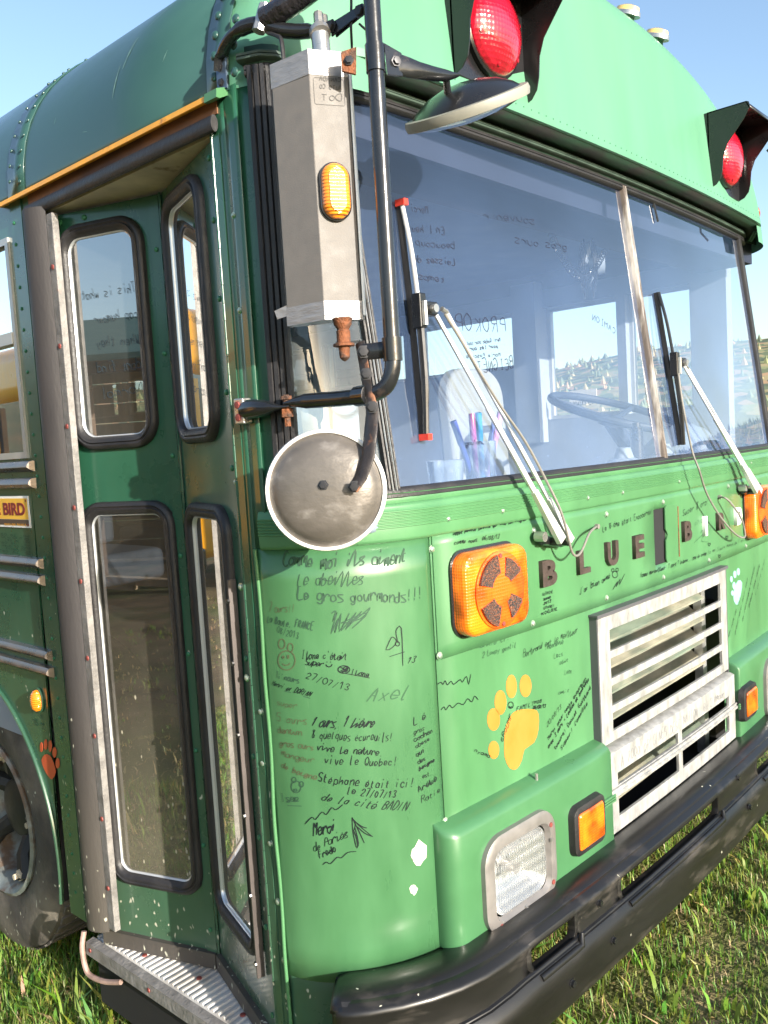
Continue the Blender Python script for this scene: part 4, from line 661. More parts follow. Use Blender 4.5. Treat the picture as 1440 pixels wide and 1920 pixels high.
def headlamp(par, a0, a1, z0, z1, mir=False):
    lp = rrect(a0, a1, z0, z1, .052, 8)
    bz = MB(); ringsweep(bz, F0, lp, [(.003, .040), (.002, .052), (-.006, .056), (-.022, .056), (-.026, .050), (-.029, .046)])
    o = bz.obj('headlamp_bezel', M_bezel, par, smooth=45)
    li = rrect(a0+.030, a1-.030, z0+.030, z1-.030, .036, 7); le = MB(); ringsweep(le, F0, li, [(.002, .040), (0, .048), (-.006, .052), (-.02, .054)]); q_ = offset_loop(li, -.02); le.add([F0(a, z, .054) for a, z in q_], [tuple(range(len(q_)))]); le.obj('headlamp_lens', M_headglass, par, smooth=60)
    bo = MB(); ringsweep(bo, F0, li, [(.003, .046), (-.004, .038), (-.016, .022), (-.032, .010), (-.05, .004)]); q_ = offset_loop(li, -.05); bo.add([F0(a, z, .004) for a, z in q_], [tuple(range(len(q_)))]); bo.obj('reflector_bowl', M_bowl, par, smooth=60)
    bu = MB().tube([F0((a0+a1)/2, (z0+z1)/2, .004), F0((a0+a1)/2, (z0+z1)/2, .036)], .012, 12); bu.obj('bulb', M_bezel, par)
    for (a, z) in ((a1-.020, z1-.035), (a1-.020, z0+.035), (a0+.035, z0+.018)): put(rsm, 'bezel_screw', P(a, z, .056), norm_at(a), par, 1)
    for (a, z) in ((a1-.022, (z0+z1)/2+.03), ((a0+a1)/2, z0+.02)): nb = MB().tube([P(a, z-.004, .057), P(a, z+.004, .057)], .003, 6); nb.obj('lens_tab', M_chrome, par)
headlamp(hs1, .400, .632, .468, .662)
headlamp(hs2, 1.935, 2.165, .468, .662)
def sidemark(par, a0, a1, z0, z1):
    lp = rrect(a0, a1, z0, z1, .018, 5); rb = MB(); ringsweep(rb, F0, lp, [(.006, .040), (.002, .056), (-.006, .059), (-.012, .058), (-.013, .05)]); rb.obj('marker_gasket', M_rubber, par, smooth=45)
    li = offset_loop(lp, -.011); le = MB(); ringsweep(le, F0, li, [(0, .05), (0, .060), (-.004, .063)]); plate(le, F0, offset_loop(li, -.004), .063, .0635); le.obj('marker_lens', M_amber, par, smooth=50)
sidemark(hs1, .703, .826, .518, .622); sidemark(hs2, 1.700, 1.815, .535, .632)
for a, par in ((.845, hs1), (1.688, hs2)):
    pg = MB()
    for k in (0, .006, .012): pg.box((0, 0, 0), (0, 0, 0)) if False else pg.tube([P(a, .578+k, .044), P(a+.052, .578+k, .044)], .003, 6)
    pg.obj('trim_tab', M_green, par)

# --- square turn signals
def turn(s0, s1, z0, z1):
    lp = rrect(s0, s1, z0, z1, .032, 7)
    rim = MB(); ringsweep(rim, F0, offset_loop(lp, .005), [(0, 0), (0, .008), (-.008, .010)]); o = part(rim, 'turn_signal', M_black, smooth=45)
    le = MB(); ringsweep(le, F0, lp, [(0, .006), (0, .034), (-.004, .040), (-.010, .042)]); plate(le, F0, offset_loop(lp, -.010), .042, .042); l2 = le.obj('amber_lens', M_amber, o, smooth=50)
    cs, cz = (s0+s1)/2, (z0+z1)/2; R_ = min(s1-s0, z1-z0)*.47
    ln = MB(); n = 36; 
    prof = [(R_, .041), (R_, .0455), (R_*.8, .0485), (R_*.5, .051), (R_*.2, .052), (0.001, .052)]
    V = [F0(cs + r*math.cos(2*math.pi*k/n), cz + r*math.sin(2*math.pi*k/n), h) for r, h in prof for k in range(n)]
    ln.add(V, [(i*n+k, i*n+(k+1) % n, (i+1)*n+(k+1) % n, (i+1)*n+k) for i in range(len(prof)-1) for k in range(n)]); ln.obj('round_lens', M_dome, o, smooth=60)
    # dark reflex patches like petals, each a thin perforated piece
    for k0, rr0, rr1, da in ((52, .36, .84, 25), (132, .46, .94, 32), (228, .42, .94, 26), (314, .34, .84, 22)):
        A0_, A1_ = math.radians(k0-da), math.radians(k0+da)
        pd = [(cs + R_*rr0*math.cos(a), cz + R_*rr0*math.sin(a)) for a in lin(A0_, A1_, 5)] + [(cs + R_*rr1*math.cos(a), cz + R_*rr1*math.sin(a)) for a in lin(A1_, A0_, 7)]
        mb = MB(); plate(mb, F0, pd, .048, .0525); mb.obj('reflex_patch', M_reflex, o, smooth=40)
    for k in range(6):
        a = math.radians(30+60*k); put(rsm, 'lens_screw', P(cs+R_*.88*math.cos(a), cz+R_*.88*math.sin(a), .0475), norm_at(cs), o, .9)
M_dome = lens_mat('amber_dome', (.72, .085, .008), 'cells', 150, .15, spread=.55)
M_reflex = mat('dark_reflex', (.022, .02, .022), .3, col2=(.26, .08, .03), mixscale=420, mixlo=.50, mixhi=.58, bump=.6, bscale=320, coat=.5)
turn(.398, .598, 1.060, 1.222); turn(1.900, 2.100, 1.064, 1.228)

# --- windshield: rubber surround, panes, centre bar, corner posts
SR = SX(2.16); SM = SX(1.22)
def gask(z, s0, s1, n=60, name='windshield_gasket', rz=.011, ro=.013, c=0, groove=True):
    mb = MB(); pr = [(-rz, -.006), (-rz, ro*.6), (-rz*.6, ro), (-rz*.1, ro), (0, ro*.72), (rz*.1, ro), (rz*.6, ro), (rz, ro*.6), (rz, -.006)]
    mb.grid(lambda s, i: FW(s, z+pr[int(i)][0], pr[int(i)][1]), lin(s0, s1, n), range(len(pr))); return part(mb, name, M_rubber, smooth=50)
gask(1.3475, .06, SR+.1)
gask(2.0835, .06, SR+.12, rz=.010, ro=.011)
gask(2.106, .05, SR+.12, rz=.008, ro=.016, name='header_trim').data.materials[0] = mat('dull_header_strip', (.04, .065, .05), .5, var=.4, vscale=15)
def pane(s0, s1, z0, z1, mt, name, n=14, flat=True):
    def fn(s, z):
        a, b_ = Vector(FW(s0, z)), Vector(FW(s1, z)); f = (s-s0)/(s1-s0); c = a.lerp(b_, f)
        return tuple(c) if flat else FW(s, z)
    return part(MB().grid(fn, lin(s0, s1, n), lin(z0, z1, 6)), name, mt, smooth=80, out=True)
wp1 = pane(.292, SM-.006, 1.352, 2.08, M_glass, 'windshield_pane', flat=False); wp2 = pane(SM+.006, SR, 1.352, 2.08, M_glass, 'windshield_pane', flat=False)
pane(.10, .280, 1.352, 2.08, M_glass_corner, 'corner_pane', 12, False)
def upright(s, w_, name, mt, ro=.012, z0=1.352, z1=2.085, ridges=3, tilt=0):
    mb = MB(); n = ridges; pr = [(-w_, -.008), (-w_, ro*.7)]
    for k in range(n):
        a = -w_ + 2*w_*k/n; b_ = -w_ + 2*w_*(k+1)/n; pr += [(a+(b_-a)*.2, ro), (a+(b_-a)*.8, ro), (b_, ro*.65)]
    pr += [(w_, -.008)]
    mb.grid(lambda i, z: FW(s+pr[int(i)][0]+tilt*(z-1.35), z, pr[int(i)][1]), range(len(pr)), lin(z0, z1, 10)); return part(mb, name, mt, smooth=40)
cb = upright(SM, .0105, 'centre_bar', mat('worn_centre_bar', (.16, .13, .11), .4, .4, var=.35, vscale=30, col2=(.5, .46, .42), mixscale=18, mixlo=.5, mixhi=.6, stretch=(1, 1, .2)), .012, ridges=2)
ap = upright(.285, .0125, 'corner_pillar', M_rubber, .011, ridges=4)
tr = MB()
for k in (-.004, .004): tr.tube([FW(.285+k, z, .0115) for z in lin(1.352, 2.085, 8)], .0016, 6)
tr.obj('chrome_strip', M_chrome, ap)
upright(.086, .0225, 'side_gasket', M_rubber, .012, 1.33, 2.09, ridges=4)
upright(SR, .014, 'corner_pillar', M_rubber, .011, ridges=3)
# header under the cap's lip
def lipz(s):
    e = min(s, CU[-1]-5.75-s+ .0); t_ = max(0, min(1, e/.25)); return 2.062 + .065*t_*t_*(3-2*t_)
INL = .045
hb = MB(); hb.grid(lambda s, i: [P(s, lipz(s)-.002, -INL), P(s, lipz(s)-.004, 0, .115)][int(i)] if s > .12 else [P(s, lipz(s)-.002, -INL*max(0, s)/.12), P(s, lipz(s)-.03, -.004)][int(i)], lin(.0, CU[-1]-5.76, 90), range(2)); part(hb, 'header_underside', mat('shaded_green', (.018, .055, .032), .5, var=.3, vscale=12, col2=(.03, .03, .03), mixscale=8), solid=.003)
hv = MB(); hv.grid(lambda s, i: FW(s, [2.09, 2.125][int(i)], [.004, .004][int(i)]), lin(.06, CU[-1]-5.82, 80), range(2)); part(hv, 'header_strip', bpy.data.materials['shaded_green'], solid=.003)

# --- roof cap and roof
def sec(th, P_=2.4, W_=1.22, H_=.56): 
    c, s = math.cos(th), math.sin(th); return 1.22 - W_*math.copysign(abs(c)**(2/P_), c), 2.06 + H_*abs(s)**(2/P_)
def secn(th):
    c, s = math.cos(th), math.sin(th); X = abs(c)**(2/2.4); Z = abs(s)**(2/2.4); nx, nz = math.copysign(X**1.4/1.22, -c), Z**1.4/.56; l = math.hypot(nx, nz) or 1; return nx/l, nz/l
def yface(x, z): 
    e = max(0, .30-x, x-2.14); return KC*(x-1.22)**2 + INL + .10*(z-2.12) + e*e*.9
YR = .255
def Rf(th): return .15 + .08*abs(math.cos(th))**2
def capring(th, ph):
    x, z = sec(th); nx, nz = secn(th); R = Rf(th); d = R*(1-math.cos(ph)); X, Z = x-nx*d, z-nz*d; xi, zi = x-nx*R, z-nz*R
    yf = yface(xi, zi); return (X, yf + (YR-yf)*(1-math.sin(ph)), Z)
ths = [math.pi*(.0008 + .9984*(i/160)) for i in range(161)]
cap = MB(); phs = [math.pi/2*k/14 for k in range(15)]
cap.grid(lambda th, ph: capring(th, ph), ths, phs)
inner = [capring(th, math.pi/2) for th in ths]; mono = []
for p in inner:
    if not mono or p[0] > mono[-1][0] + 1e-5: mono.append(p)
cols = [p for p in mono if p[2] > 2.129]
def cf(i, j):
    x, y, z = cols[int(i)]; zz = z + (2.127 - z)*j; return (x, yface(x, zz), zz)
cap.grid(lambda i, j: cf(i, j), range(len(cols)), lin(0, 1, 10))
roofcap = part(cap, 'roof_cap', M_green_cap, smooth=60)
lip = MB(); LS = lin(.13, CU[-1]-5.75-.13, 90)
lip.grid(lambda s, i: P(s, lipz(s)+[.014, .012, -.003, -.004][int(i)], -INL+[.001, .008, .0085, -.01][int(i)]), LS, range(4)); lip.obj('cap_lip', M_green_cap, roofcap, smooth=40)
for k in range(70):
    s = .34 + k*.029
    if s < CU[-1]-5.75-.3: put(rsm_green if False else dvm, 'lip_stud', P(s, lipz(s)+.0165, -INL+.004), norm_at(s), roofcap, .32)
roof = MB(); ys = [YR-.004, .6, 1.0, 1.4, 2.2, 3, 4, 5, 6]
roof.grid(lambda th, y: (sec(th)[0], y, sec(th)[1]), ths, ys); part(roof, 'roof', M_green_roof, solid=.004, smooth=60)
def roof_band(y0, y1, th0, th1, name):
    mb = MB(); tt = lin(th0, th1, 40)
    def f(th, i):
        x, z = sec(th); nx, nz = secn(th); return (x+nx*.0035, [y0, y1][int(i)], z+nz*.0035)
    mb.grid(f, tt, range(2)); part(mb, name, M_green_roof, solid=.003)
roof_band(.225, .285, .0025, math.pi-.0025, 'roof_seam'); roof_band(.985, 1.065, .0025, math.pi-.0025, 'roof_seam'); roof_band(2.4, 2.48, .0025, math.pi-.0025, 'roof_seam')
def roofpt(y, z):   # a point on the left slope at height z
    lo, hi = 0.0, math.pi/2
    for _ in range(40):
        m_ = (lo+hi)/2
        if sec(m_)[1] < z: lo = m_
        else: hi = m_
    x, z = sec(lo); nx, nz = secn(lo); return (x+nx*.0035, y, z+nz*.0035), (nx, 0, nz)
for y in (.262, 1.0, 1.052, 2.42, 2.46):
    for k in range(12):
        z = 2.095 + k*.036
        if z > 2.56: break
        p, n_ = roofpt(y, z + (.012 if y == 1.052 else 0)); put(rvm, 'rivet', p, n_, sc=.95 if y < .5 else .55)
for k in range(9):
    p, n_ = roofpt(.205, 2.085+k*.045); put(rvm, 'rivet', p, n_, sc=1.0)
# scratches and runs on the roof side
def scuff(y0, z0, y1, z1, w_):
    mb = MB(); n = 9; V = []
    for i in range(n):
        f = i/(n-1); y, z = y0+(y1-y0)*f, z0+(z1-z0)*f; (p, q_) = roofpt(y, z); k = w_*(.3+math.sin(math.pi*f))*random.uniform(.5, 1.2)
        o_ = [q_[0]*-.0026, 0, q_[2]*-.0026]; V += [(p[0]+o_[0], p[1]-k, p[2]+o_[2]), (p[0]+o_[0], p[1]+k, p[2]+o_[2])]
    mb.add(V, [(2*i, 2*i+2, 2*i+3, 2*i+1) for i in range(n-1)]); part(mb, 'scratch_mark', M_scuff, smooth=0)
M_scuff = mat('pale_scuff', (.16, .28, .24), .6, var=.4, vscale=60)
for a_ in ((.50, 2.355, .56, 2.30, .0016), (.575, 2.29, .585, 2.22, .0022), (.60, 2.235, .605, 2.165, .0014), (.42, 2.20, .43, 2.18, .0016), (.72, 2.13, .70, 2.125, .0018), (.45, 2.36, .47, 2.33, .0012), (.40, 2.325, .405, 2.30, .001), (.85, 2.20, .852, 2.185, .001), (.33, 2.10, .36, 2.098, .0008)): scuff(*a_)
# clearance lamps on the cap
for x in (1.17, 1.435, 1.63):
    z = 2.618 if x < 1.5 else 2.612
    pd = MB(); pd.box((x-.02, .16, 2.54), (x+.02, .20, z)); part(pd, 'lamp_bracket', M_green_cap)
    lb = MB().lathe((x, .175, z-.003), (0, -.35, 1), [(.033, 0), (.031, .012), (.012, .013)], 16, sx=1.3); o = part(lb, 'clearance_lamp', M_chrome)
    ll = MB().lathe((x, .175, z-.003), (0, -.35, 1), [(.029, .011), (.026, .024), (.014, .030), (.001, .031)], 16, sx=1.3); ll.obj('lamp_lens', mat('pale_amber_lens', (.9, .6, .2), .15, coat=1) if x == 1.17 else bpy.data.materials['pale_amber_lens'], o)
for (p, n_) in (((.085, .185, 2.222), (-.6, -.6, .35)), ((2.37, .16, 2.20), (.65, -.6, .3))):
    lb = MB().lathe(p, n_, [(.034, -.01), (.034, .008), (.02, .009)], 18); o = part(lb, 'corner_lamp', M_chrome)
    ll = MB().lathe(p, n_, [(.030, .006), (.028, .024), (.018, .032), (.001, .034)], 18); ll.obj('lamp_lens', mat('orange_red_lens', (.9, .12, .01), .2, coat=1) if n_[0] < 0 else bpy.data.materials['orange_red_lens'], o)
rod = MB().tube([(2.265, .06, 2.385), (2.32, .0, 2.30), (2.355, -.03, 2.21), (2.36, -.01, 2.17)], .005, 8); part(rod, 'guide_rod', M_black)

# --- hooded red flashers
def flasher(x0, x1, z0, z1, cx, cz):
    yb = yface((x0+x1)/2, (z0+z1)/2) - .004
    pl = MB(); pl.box((x0, yb-.006, z0), (x1, yb+.02, z1)); o = part(pl, 'red_flasher', M_black, bevel=.002)
    H = z1-z0
    prof = [(0, .004), (.03, .022), (.10, .036), (.2, .042), (.38, .046), (.52, .058), (.66, .085), (.8, .112), (.92, .128), (.985, .125), (1.0, .118)]
    for x in (x0, x1):
        sd_ = MB(); loop = [(x, yb, z0)] + [(x, yb-d, z0+H*f) for f, d in prof] + [(x, yb, z1)]; sd_.prism(loop, (.0028 if x == x0 else -.0028, 0, 0)); sd_.obj('hood_side', M_black, o, smooth=0)
    tp = MB(); tp.grid(lambda x, i: [(x, yb, z1-.001), (x, yb-.06, z1+.002*0), (x, yb-.118, z1-.001), (x, yb-.128, z1-.02)][int(i)], lin(x0, x1, 3), range(4)); tp.obj('hood_top', M_black, o, solid=.003)
    R_ = .088; ring = MB().lathe((cx, yb-.004, cz), (0, -1, 0), [(R_+.006, 0), (R_+.006, .012), (R_+.001, .015), (R_-.003, .013)], 40); ring.obj('lens_ring', M_black, o)
    le = MB().lathe((cx, yb-.004, cz), (0, -1, 0), [(R_, .006), (R_, .016), (R_*.93, .026), (R_*.75, .037), (R_*.5, .046), (R_*.25, .051), (.001, .052)], 40); le.obj('red_lens', M_red, o, smooth=60)
    for k in range(6):
        a = math.radians(60*k+20); put(rsm_red, 'lens_stud', (cx+R_*.86*math.cos(a), yb-.004-.030, cz+R_*.86*math.sin(a)), (math.cos(a)*.4, -1, math.sin(a)*.4), o, .9)
rsm_red = MB().lathe((0, 0, 0), (0, 0, 1), [(.0055, 0), (.005, .002), (0, .003)], 8).mesh('lens_stud'); rsm_red.materials.append(mat('dark_red_stud', (.3, .005, .015), .3))
flasher(.443, .698, 2.158, 2.398, .569, 2.272); flasher(1.752, 1.998, 2.165, 2.393, 1.876, 2.278)

# --- side of the bus behind the door
bw = MB()
def wallpiece(y0, y1, z0, z1): bw.grid(lambda y, z: (0, y, z), lin(y0, y1, 2), lin(z0, z1, 2))
wins = [(1.085, 1.72), (1.80, 2.44), (2.52, 3.16), (3.24, 3.88), (3.96, 4.6), (4.68, 5.32)]
YW = 1.605; ZW = .40; RW = .485
prev = .968
for a, b_ in wins: wallpiece(prev, a, 1.425, 2.07); wallpiece(a, b_, 1.425, 1.455); wallpiece(a, b_, 1.985, 2.07); prev = b_
wallpiece(prev, 6, 1.425, 2.07)
wallpiece(.968, 1.09, .50, 1.425); wallpiece(.968, 1.09, .29, .50); wallpiece(2.12, 6, .30, 1.425)
arc = [(YW+RW*math.cos(a), ZW+RW*math.sin(a)) for a in lin(math.pi+.2, -.2, 40)]
bw.grid(lambda i, j: (0, *( (arc[int(i)][0] + (arc[int(i)][0]*0), arc[int(i)][1]) if j == 0 else (1.09 + (2.12-1.09)*i/39, 1.425) )), range(40), range(2))
sidewall = part(bw, 'side_panel', M_green_shaded, solid=.004, smooth=0)
fl_ = MB(); fl_.tube([(-.004, y, z) for y, z in arc], .0055, 8); part(fl_, 'arch_flange', M_green_shaded)
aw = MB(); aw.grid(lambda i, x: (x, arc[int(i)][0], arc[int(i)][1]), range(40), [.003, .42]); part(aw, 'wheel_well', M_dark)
bd = MB(); bd.box((-.004, 1.006, .30), (-.0005, 1.060, 2.06)); part(bd, 'side_batten', M_green_shaded)
for k in range(34): put(dvm, 'bolt_head', (-.004, 1.046, .36+k*.05), (-1, 0, 0), sc=.75)
for k in range(14): put(dvm, 'bolt_head', (0, 1.00, .40+k*.118), (-1, 0, 0), sc=.7)
for (z, n_) in ((1.435, 2), (1.195, 2), (.965, 2)):
    for j in range(n_):
        zz = z - j*.042; rl_ = MB(); pr = [(0, .014), (-.014, .012), (-.020, .004), (-.021, -.002), (-.012, -.010), (0, -.014)]
        y0_ = 1.052 if z > 1 else 1.05
        rl_.prism([(x, y0_+abs(x)*.5, zz+dz) for x, dz in pr], (0, (5-1.05) if z > 1 else .16 if False else 3.9, 0))
        part(rl_, 'rub_rail', M_rail if False else mat('rub_rail_metal', (.20, .17, .15), .30, .75, var=.25, vscale=14, bump=.05) if (z > 1.4 and j == 0) else bpy.data.materials['rub_rail_metal'], smooth=30)
# side windows (two sashes each)
def window(y0, y1, z0, z1, x=0.0, face=-1, split=None, n=''):
    fr = MB()
    def bar(a, b_): fr.box(a, b_)
    t_ = .016; xi, xo = x+face*.006, x-face*.022
    bar((xi, y0, z0), (xo, y1, z0+t_)); bar((xi, y0, z1-t_), (xo, y1, z1)); bar((xi, y0, z0+t_), (xo, y0+t_, z1-t_)); bar((xi, y1-t_, z0+t_), (xo, y1, z1-t_))
    if split: bar((xi+face*.003, y0+t_, split-.014), (xo, y1-t_, split+.014))
    o = part(fr, 'side_window', mat('window_frame_metal', (.45, .46, .45), .4, .5, var=.1) if 'window_frame_metal' not in bpy.data.materials else bpy.data.materials['window_frame_metal'])
    for a, b_ in (((z0+t_, split-.014), (split+.014, z1-t_)) if split else ((z0+t_, z1-t_),)):
        g_ = MB(); g_.grid(lambda y, z: (x-face*.006, y, z), [y0+t_, y1-t_], [a, b_]); g_.obj('pane', M_glass_side if face < 0 else M_glass_far, o, out=True)
    return o
M_glass_far = glass_mat('far_side_glass', (.92, .95, .96), .03, 1, 0, 4)
for a, b_ in wins: window(a, b_, 1.455, 1.985, split=1.748)
# number-plate style sign
sg = MB(); sg.box((-.003, 1.108, 1.282), (-.0005, 1.40, 1.362)); sgo = part(sg, 'name_sign', M_white); tag(sgo, 'small yellow and maroon sign reading BLUE BIRD')
sg = MB(); sg.box((-.0042, 1.114, 1.303), (-.003, 1.394, 1.356)); sg.obj('sign_face', mat('sign_yellow', (.72, .42, .05), .4, var=.1), sgo)
sg = MB(); sg.box((-.0042, 1.114, 1.288), (-.003, 1.394, 1.302)); sg.obj('sign_band', mat('sign_brown', (.07, .05, .04), .4), sgo)
M_maroon = mat('sign_maroon', (.16, .015, .02), .4)
set_text('sign_lettering', 'BLUE BIRD', 0, 0, .262, .032, .0012, M_maroon, lambda a, b_, c: (-.0042-c, 1.388-a, 1.313+b_), sgo, bold=.03)
for k, tx in enumerate(('BLUE BIRD CANADA INC.', 'BRANTFORD ONTARIO')): mb = MB(); write(mb, tx, 1.385-.14*k, 1.292, 1.385-.14*k-.12, 1.292, .005, lambda a, z, o: (-.0045-o, a, z), wd=.0005); mb.obj('small_print', M_yellow, sgo)
for yy in (1.118, 1.39):
    for zz in (1.35, 1.289): put(rsm, 'small_screw', (-.0042, yy, zz), (-1, 0, 0), sgo, .6)
mb = MB()
for k in range(9):
    write(mb, random.choice(['merci a tous', 'Lea et Tom', 'super ours', 'Nadia 2013', 'bravo', 'Camille']), 1.30-.02*(k % 3), 1.265-k*.0075, 1.12, 1.262-k*.0075, .007, lambda a, z, o: (-.0005-o, a, z), wd=.0006)
part(mb, 'handwriting', M_ink_faded)
mb = MB()
for k, tx in enumerate(('TAYLOR', 'ANC', 'LA', '24')): write(mb, tx, 1.20, .85-.024*k-.0, 1.13, .85-.024*k, .013, lambda a, z, o: (-.0005-o, a, z), wd=.0007)
part(mb, 'handwriting', M_ink_faded)
# side marker lamp
mk = MB().lathe((-.001, 1.150, .838), (-1, 0, 0), [(.026, 0), (.026, .004), (.02, .006)], 24, e1=(0, 0, 1), sy=1.25, sx=.9); mko = part(mk, 'side_marker', M_green_shaded)
mk = MB().lathe((-.001, 1.150, .838), (-1, 0, 0), [(.0215, .004), (.021, .014), (.014, .021), (.001, .023)], 24, e1=(0, 0, 1), sy=1.3, sx=.9); mk.obj('marker_lens', M_amber_side, mko, smooth=60)

# --- front wheel
wh = MB().lathe((.30, YW, ZW), (-1, 0, 0), [(.235, 0), (.34, .0), (.385, .015), (.40, .04), (.40, .225), (.392, .248), (.365, .262), (.33, .268), (.28, .262), (.245, .252), (.236, .245)], 64, cap=False)
wheel = part(wh, 'front_wheel', mat('dusty_tyre', (.05, .046, .042), .8, var=.2, vscale=18, bump=.2, bscale=90, col2=(.17, .15, .12), mixscale=5, mixlo=.4, mixhi=.7, speck=(.15, .9, .1)))
for k in range(56):
    a = 2*math.pi*k/56; tb = MB() if k == 0 else tb; tb.box((0, 0, 0), (0, 0, 0)) if False else tb.add([(.06+.22*f, YW+(.398+.006*h)*math.cos(a+da), ZW+(.398+.006*h)*math.sin(a+da)) for f in (0, 1) for h in (0, 1) for da in (0, .07)], [(0, 1, 3, 2), (4, 6, 7, 5), (2, 3, 7, 6), (0, 2, 6, 4), (1, 5, 7, 3)])
tb.obj('tread', bpy.data.materials['dusty_tyre'], wheel, smooth=0)
rm = MB().lathe((.30, YW, ZW), (-1, 0, 0), [(.236, .246), (.240, .256), (.230, .262), (.222, .254), (.212, .235), (.20, .19), (.197, .12), (.185, .10)], 48, cap=False); rm.obj('rim', mat('worn_rim', (.22, .25, .24), .5, .3, var=.3, vscale=20, col2=(.14, .10, .07), mixscale=12), wheel)
dm = MB(); dm.lathe((.30, YW, ZW), (-1, 0, 0), [(.19, .10), (.16, .13), (.10, .15), (.085, .19), (.05, .20), (0, .20)], 32); dm.obj('wheel_disc', M_dark_metal if False else mat('dirty_disc', (.02, .022, .022), .6, .3, var=.4, vscale=20), wheel)
for k in range(5):
    a = 2*math.pi*k/5+.55; sp_ = MB(); c_, s_ = math.cos(a), math.sin(a)
    sp_.tube([(.155, YW+.07*c_, ZW+.07*s_), (.10, YW+.14*c_, ZW+.14*s_), (.09, YW+.205*c_, ZW+.205*s_)], [.03, .027, .03], 8); sp_.obj('wheel_spoke', bpy.data.materials['dirty_disc'], wheel)
    nb = MB().lathe((.085, YW+.188*c_, ZW+.188*s_), (-1, 0, 0), [(.018, 0), (.018, .02), (.009, .021), (.009, .035), (0, .036)], 6); nb.obj('wheel_nut', mat('muddy_nut', (.45, .4, .3), .8, var=.3) if k == 0 else bpy.data.materials['muddy_nut'], wheel, smooth=20)

# --- gutter and rubber header over the door
gt = MB(); gt.prism([(0, .236, 2.068), (-.022, .236, 2.060), (-.0235, .236, 2.050), (-.020, .236, 2.049), (-.016, .236, 2.056), (0, .236, 2.058)], (0, .865, 0)); part(gt, 'drip_rail', M_yellow, smooth=20)
ge = MB(); ge.prism([(0, .232, 2.070), (-.024, .232, 2.062), (-.0255, .232, 2.047), (-.018, .232, 2.047), (0, .232, 2.056)], (0, .035, 0)); part(ge, 'drip_rail_end', M_green, smooth=20)
rc = MB(); rc.box((-.002, .262, 2.034), (.012, .972, 2.058)); part(rc, 'header_channel', mat('rusty_channel', (.22, .10, .05), .7, var=.3, vscale=12, col2=(.10, .05, .04), mixscale=9, stretch=(1, .3, 1)))
hr = MB(); hr.tube([(-.010, y, 2.016) for y in lin(.262, .968, 10)], [(.015, .008)]*10, 12); part(hr, 'door_header_rubber', M_rubber)
sf = MB(); sf.box((.002, .284, 2.002), (.32, .968, 2.010)); part(sf, 'doorway_ceiling', mat('stained_cream', (.48, .42, .30), .7, var=.25, vscale=9, col2=(.2, .15, .1), mixscale=12, mixlo=.6, mixhi=.7))

# --- folding door: two leaves hinged at the corner post and at the fold
LA = Frame((0, .93), (.107, .606)); LB = Frame((.107, .606), (0, .285))
def leaf(fr, name, wa, wb, wins_):
    mb = MB(); xs_ = sorted({wa, wb} | {a for q in wins_ for a in q[:2]}); zs_ = sorted({.285, 1.995} | {a for q in wins_ for a in q[2:4]})
    for i in range(len(xs_)-1):
        for j in range(len(zs_)-1):
            cx, cz = (xs_[i]+xs_[i+1])/2, (zs_[j]+zs_[j+1])/2
            if any(q[0] < cx < q[1] and q[2] < cz < q[3] for q in wins_): continue
            mb.grid(lambda a, z: fr(a, z), [xs_[i], xs_[i+1]], lin(zs_[j], zs_[j+1], 4))
    return part(mb, name, M_green_shaded, solid=.02, smooth=0)
def port(fr, par, a0, a1, z0, z1, r_, gm):
    lp = rrect(a0, a1, z0, z1, r_, 8); w_ = .028
    rb = MB(); ringsweep(rb, fr, lp, [(.001, 0), (.001, .008), (-.003, .014), (-.009, .0155), (-.0125, .0125), (-.0135, .0125), (-.016, .016), (-.024, .014), (-w_, .006), (-w_-.001, -.002)]); o = rb.obj('window_rubber', M_rubber, par, smooth=50)
    st = MB(); ringsweep(st, fr, offset_loop(lp, -w_), [(0, .004), (-.0015, .005), (-.0035, .003), (-.0035, -.002)]); st.obj('bright_strip', M_rim_grey, par, smooth=50)
    gl_ = MB(); plate(gl_, fr, offset_loop(lp, -w_+.004), .0005, .001); gl_ = MB(); q = offset_loop(lp, -w_+.003); n = len(q); gl_.add([fr(a, z, 0) for a, z in q], [tuple(range(n))]); gl_.obj('pane', gm, par, smooth=0, out=True)
M_rim_grey = mat('bright_window_strip', (.62, .64, .66), .3, .6)
WA = [(.077, .262, 1.49, 1.937), (.077, .286, .462, 1.316)]; WB = [(.052, .248, 1.49, 1.942), (.052, .262, .455, 1.312)]
dA = leaf(LA, 'door_leaf', .0, .337, WA); dB = leaf(LB, 'door_leaf', .004, .334, WB)
port(LA, dA, .050, .289, 1.463, 1.964, .062, M_glass_door); port(LA, dA, .050, .313, .435, 1.343, .058, M_glass_door_low)
port(LB, dB, .025, .275, 1.463, 1.969, .062, M_glass_door); port(LB, dB, .025, .289, .428, 1.339, .058, M_glass_door_low)
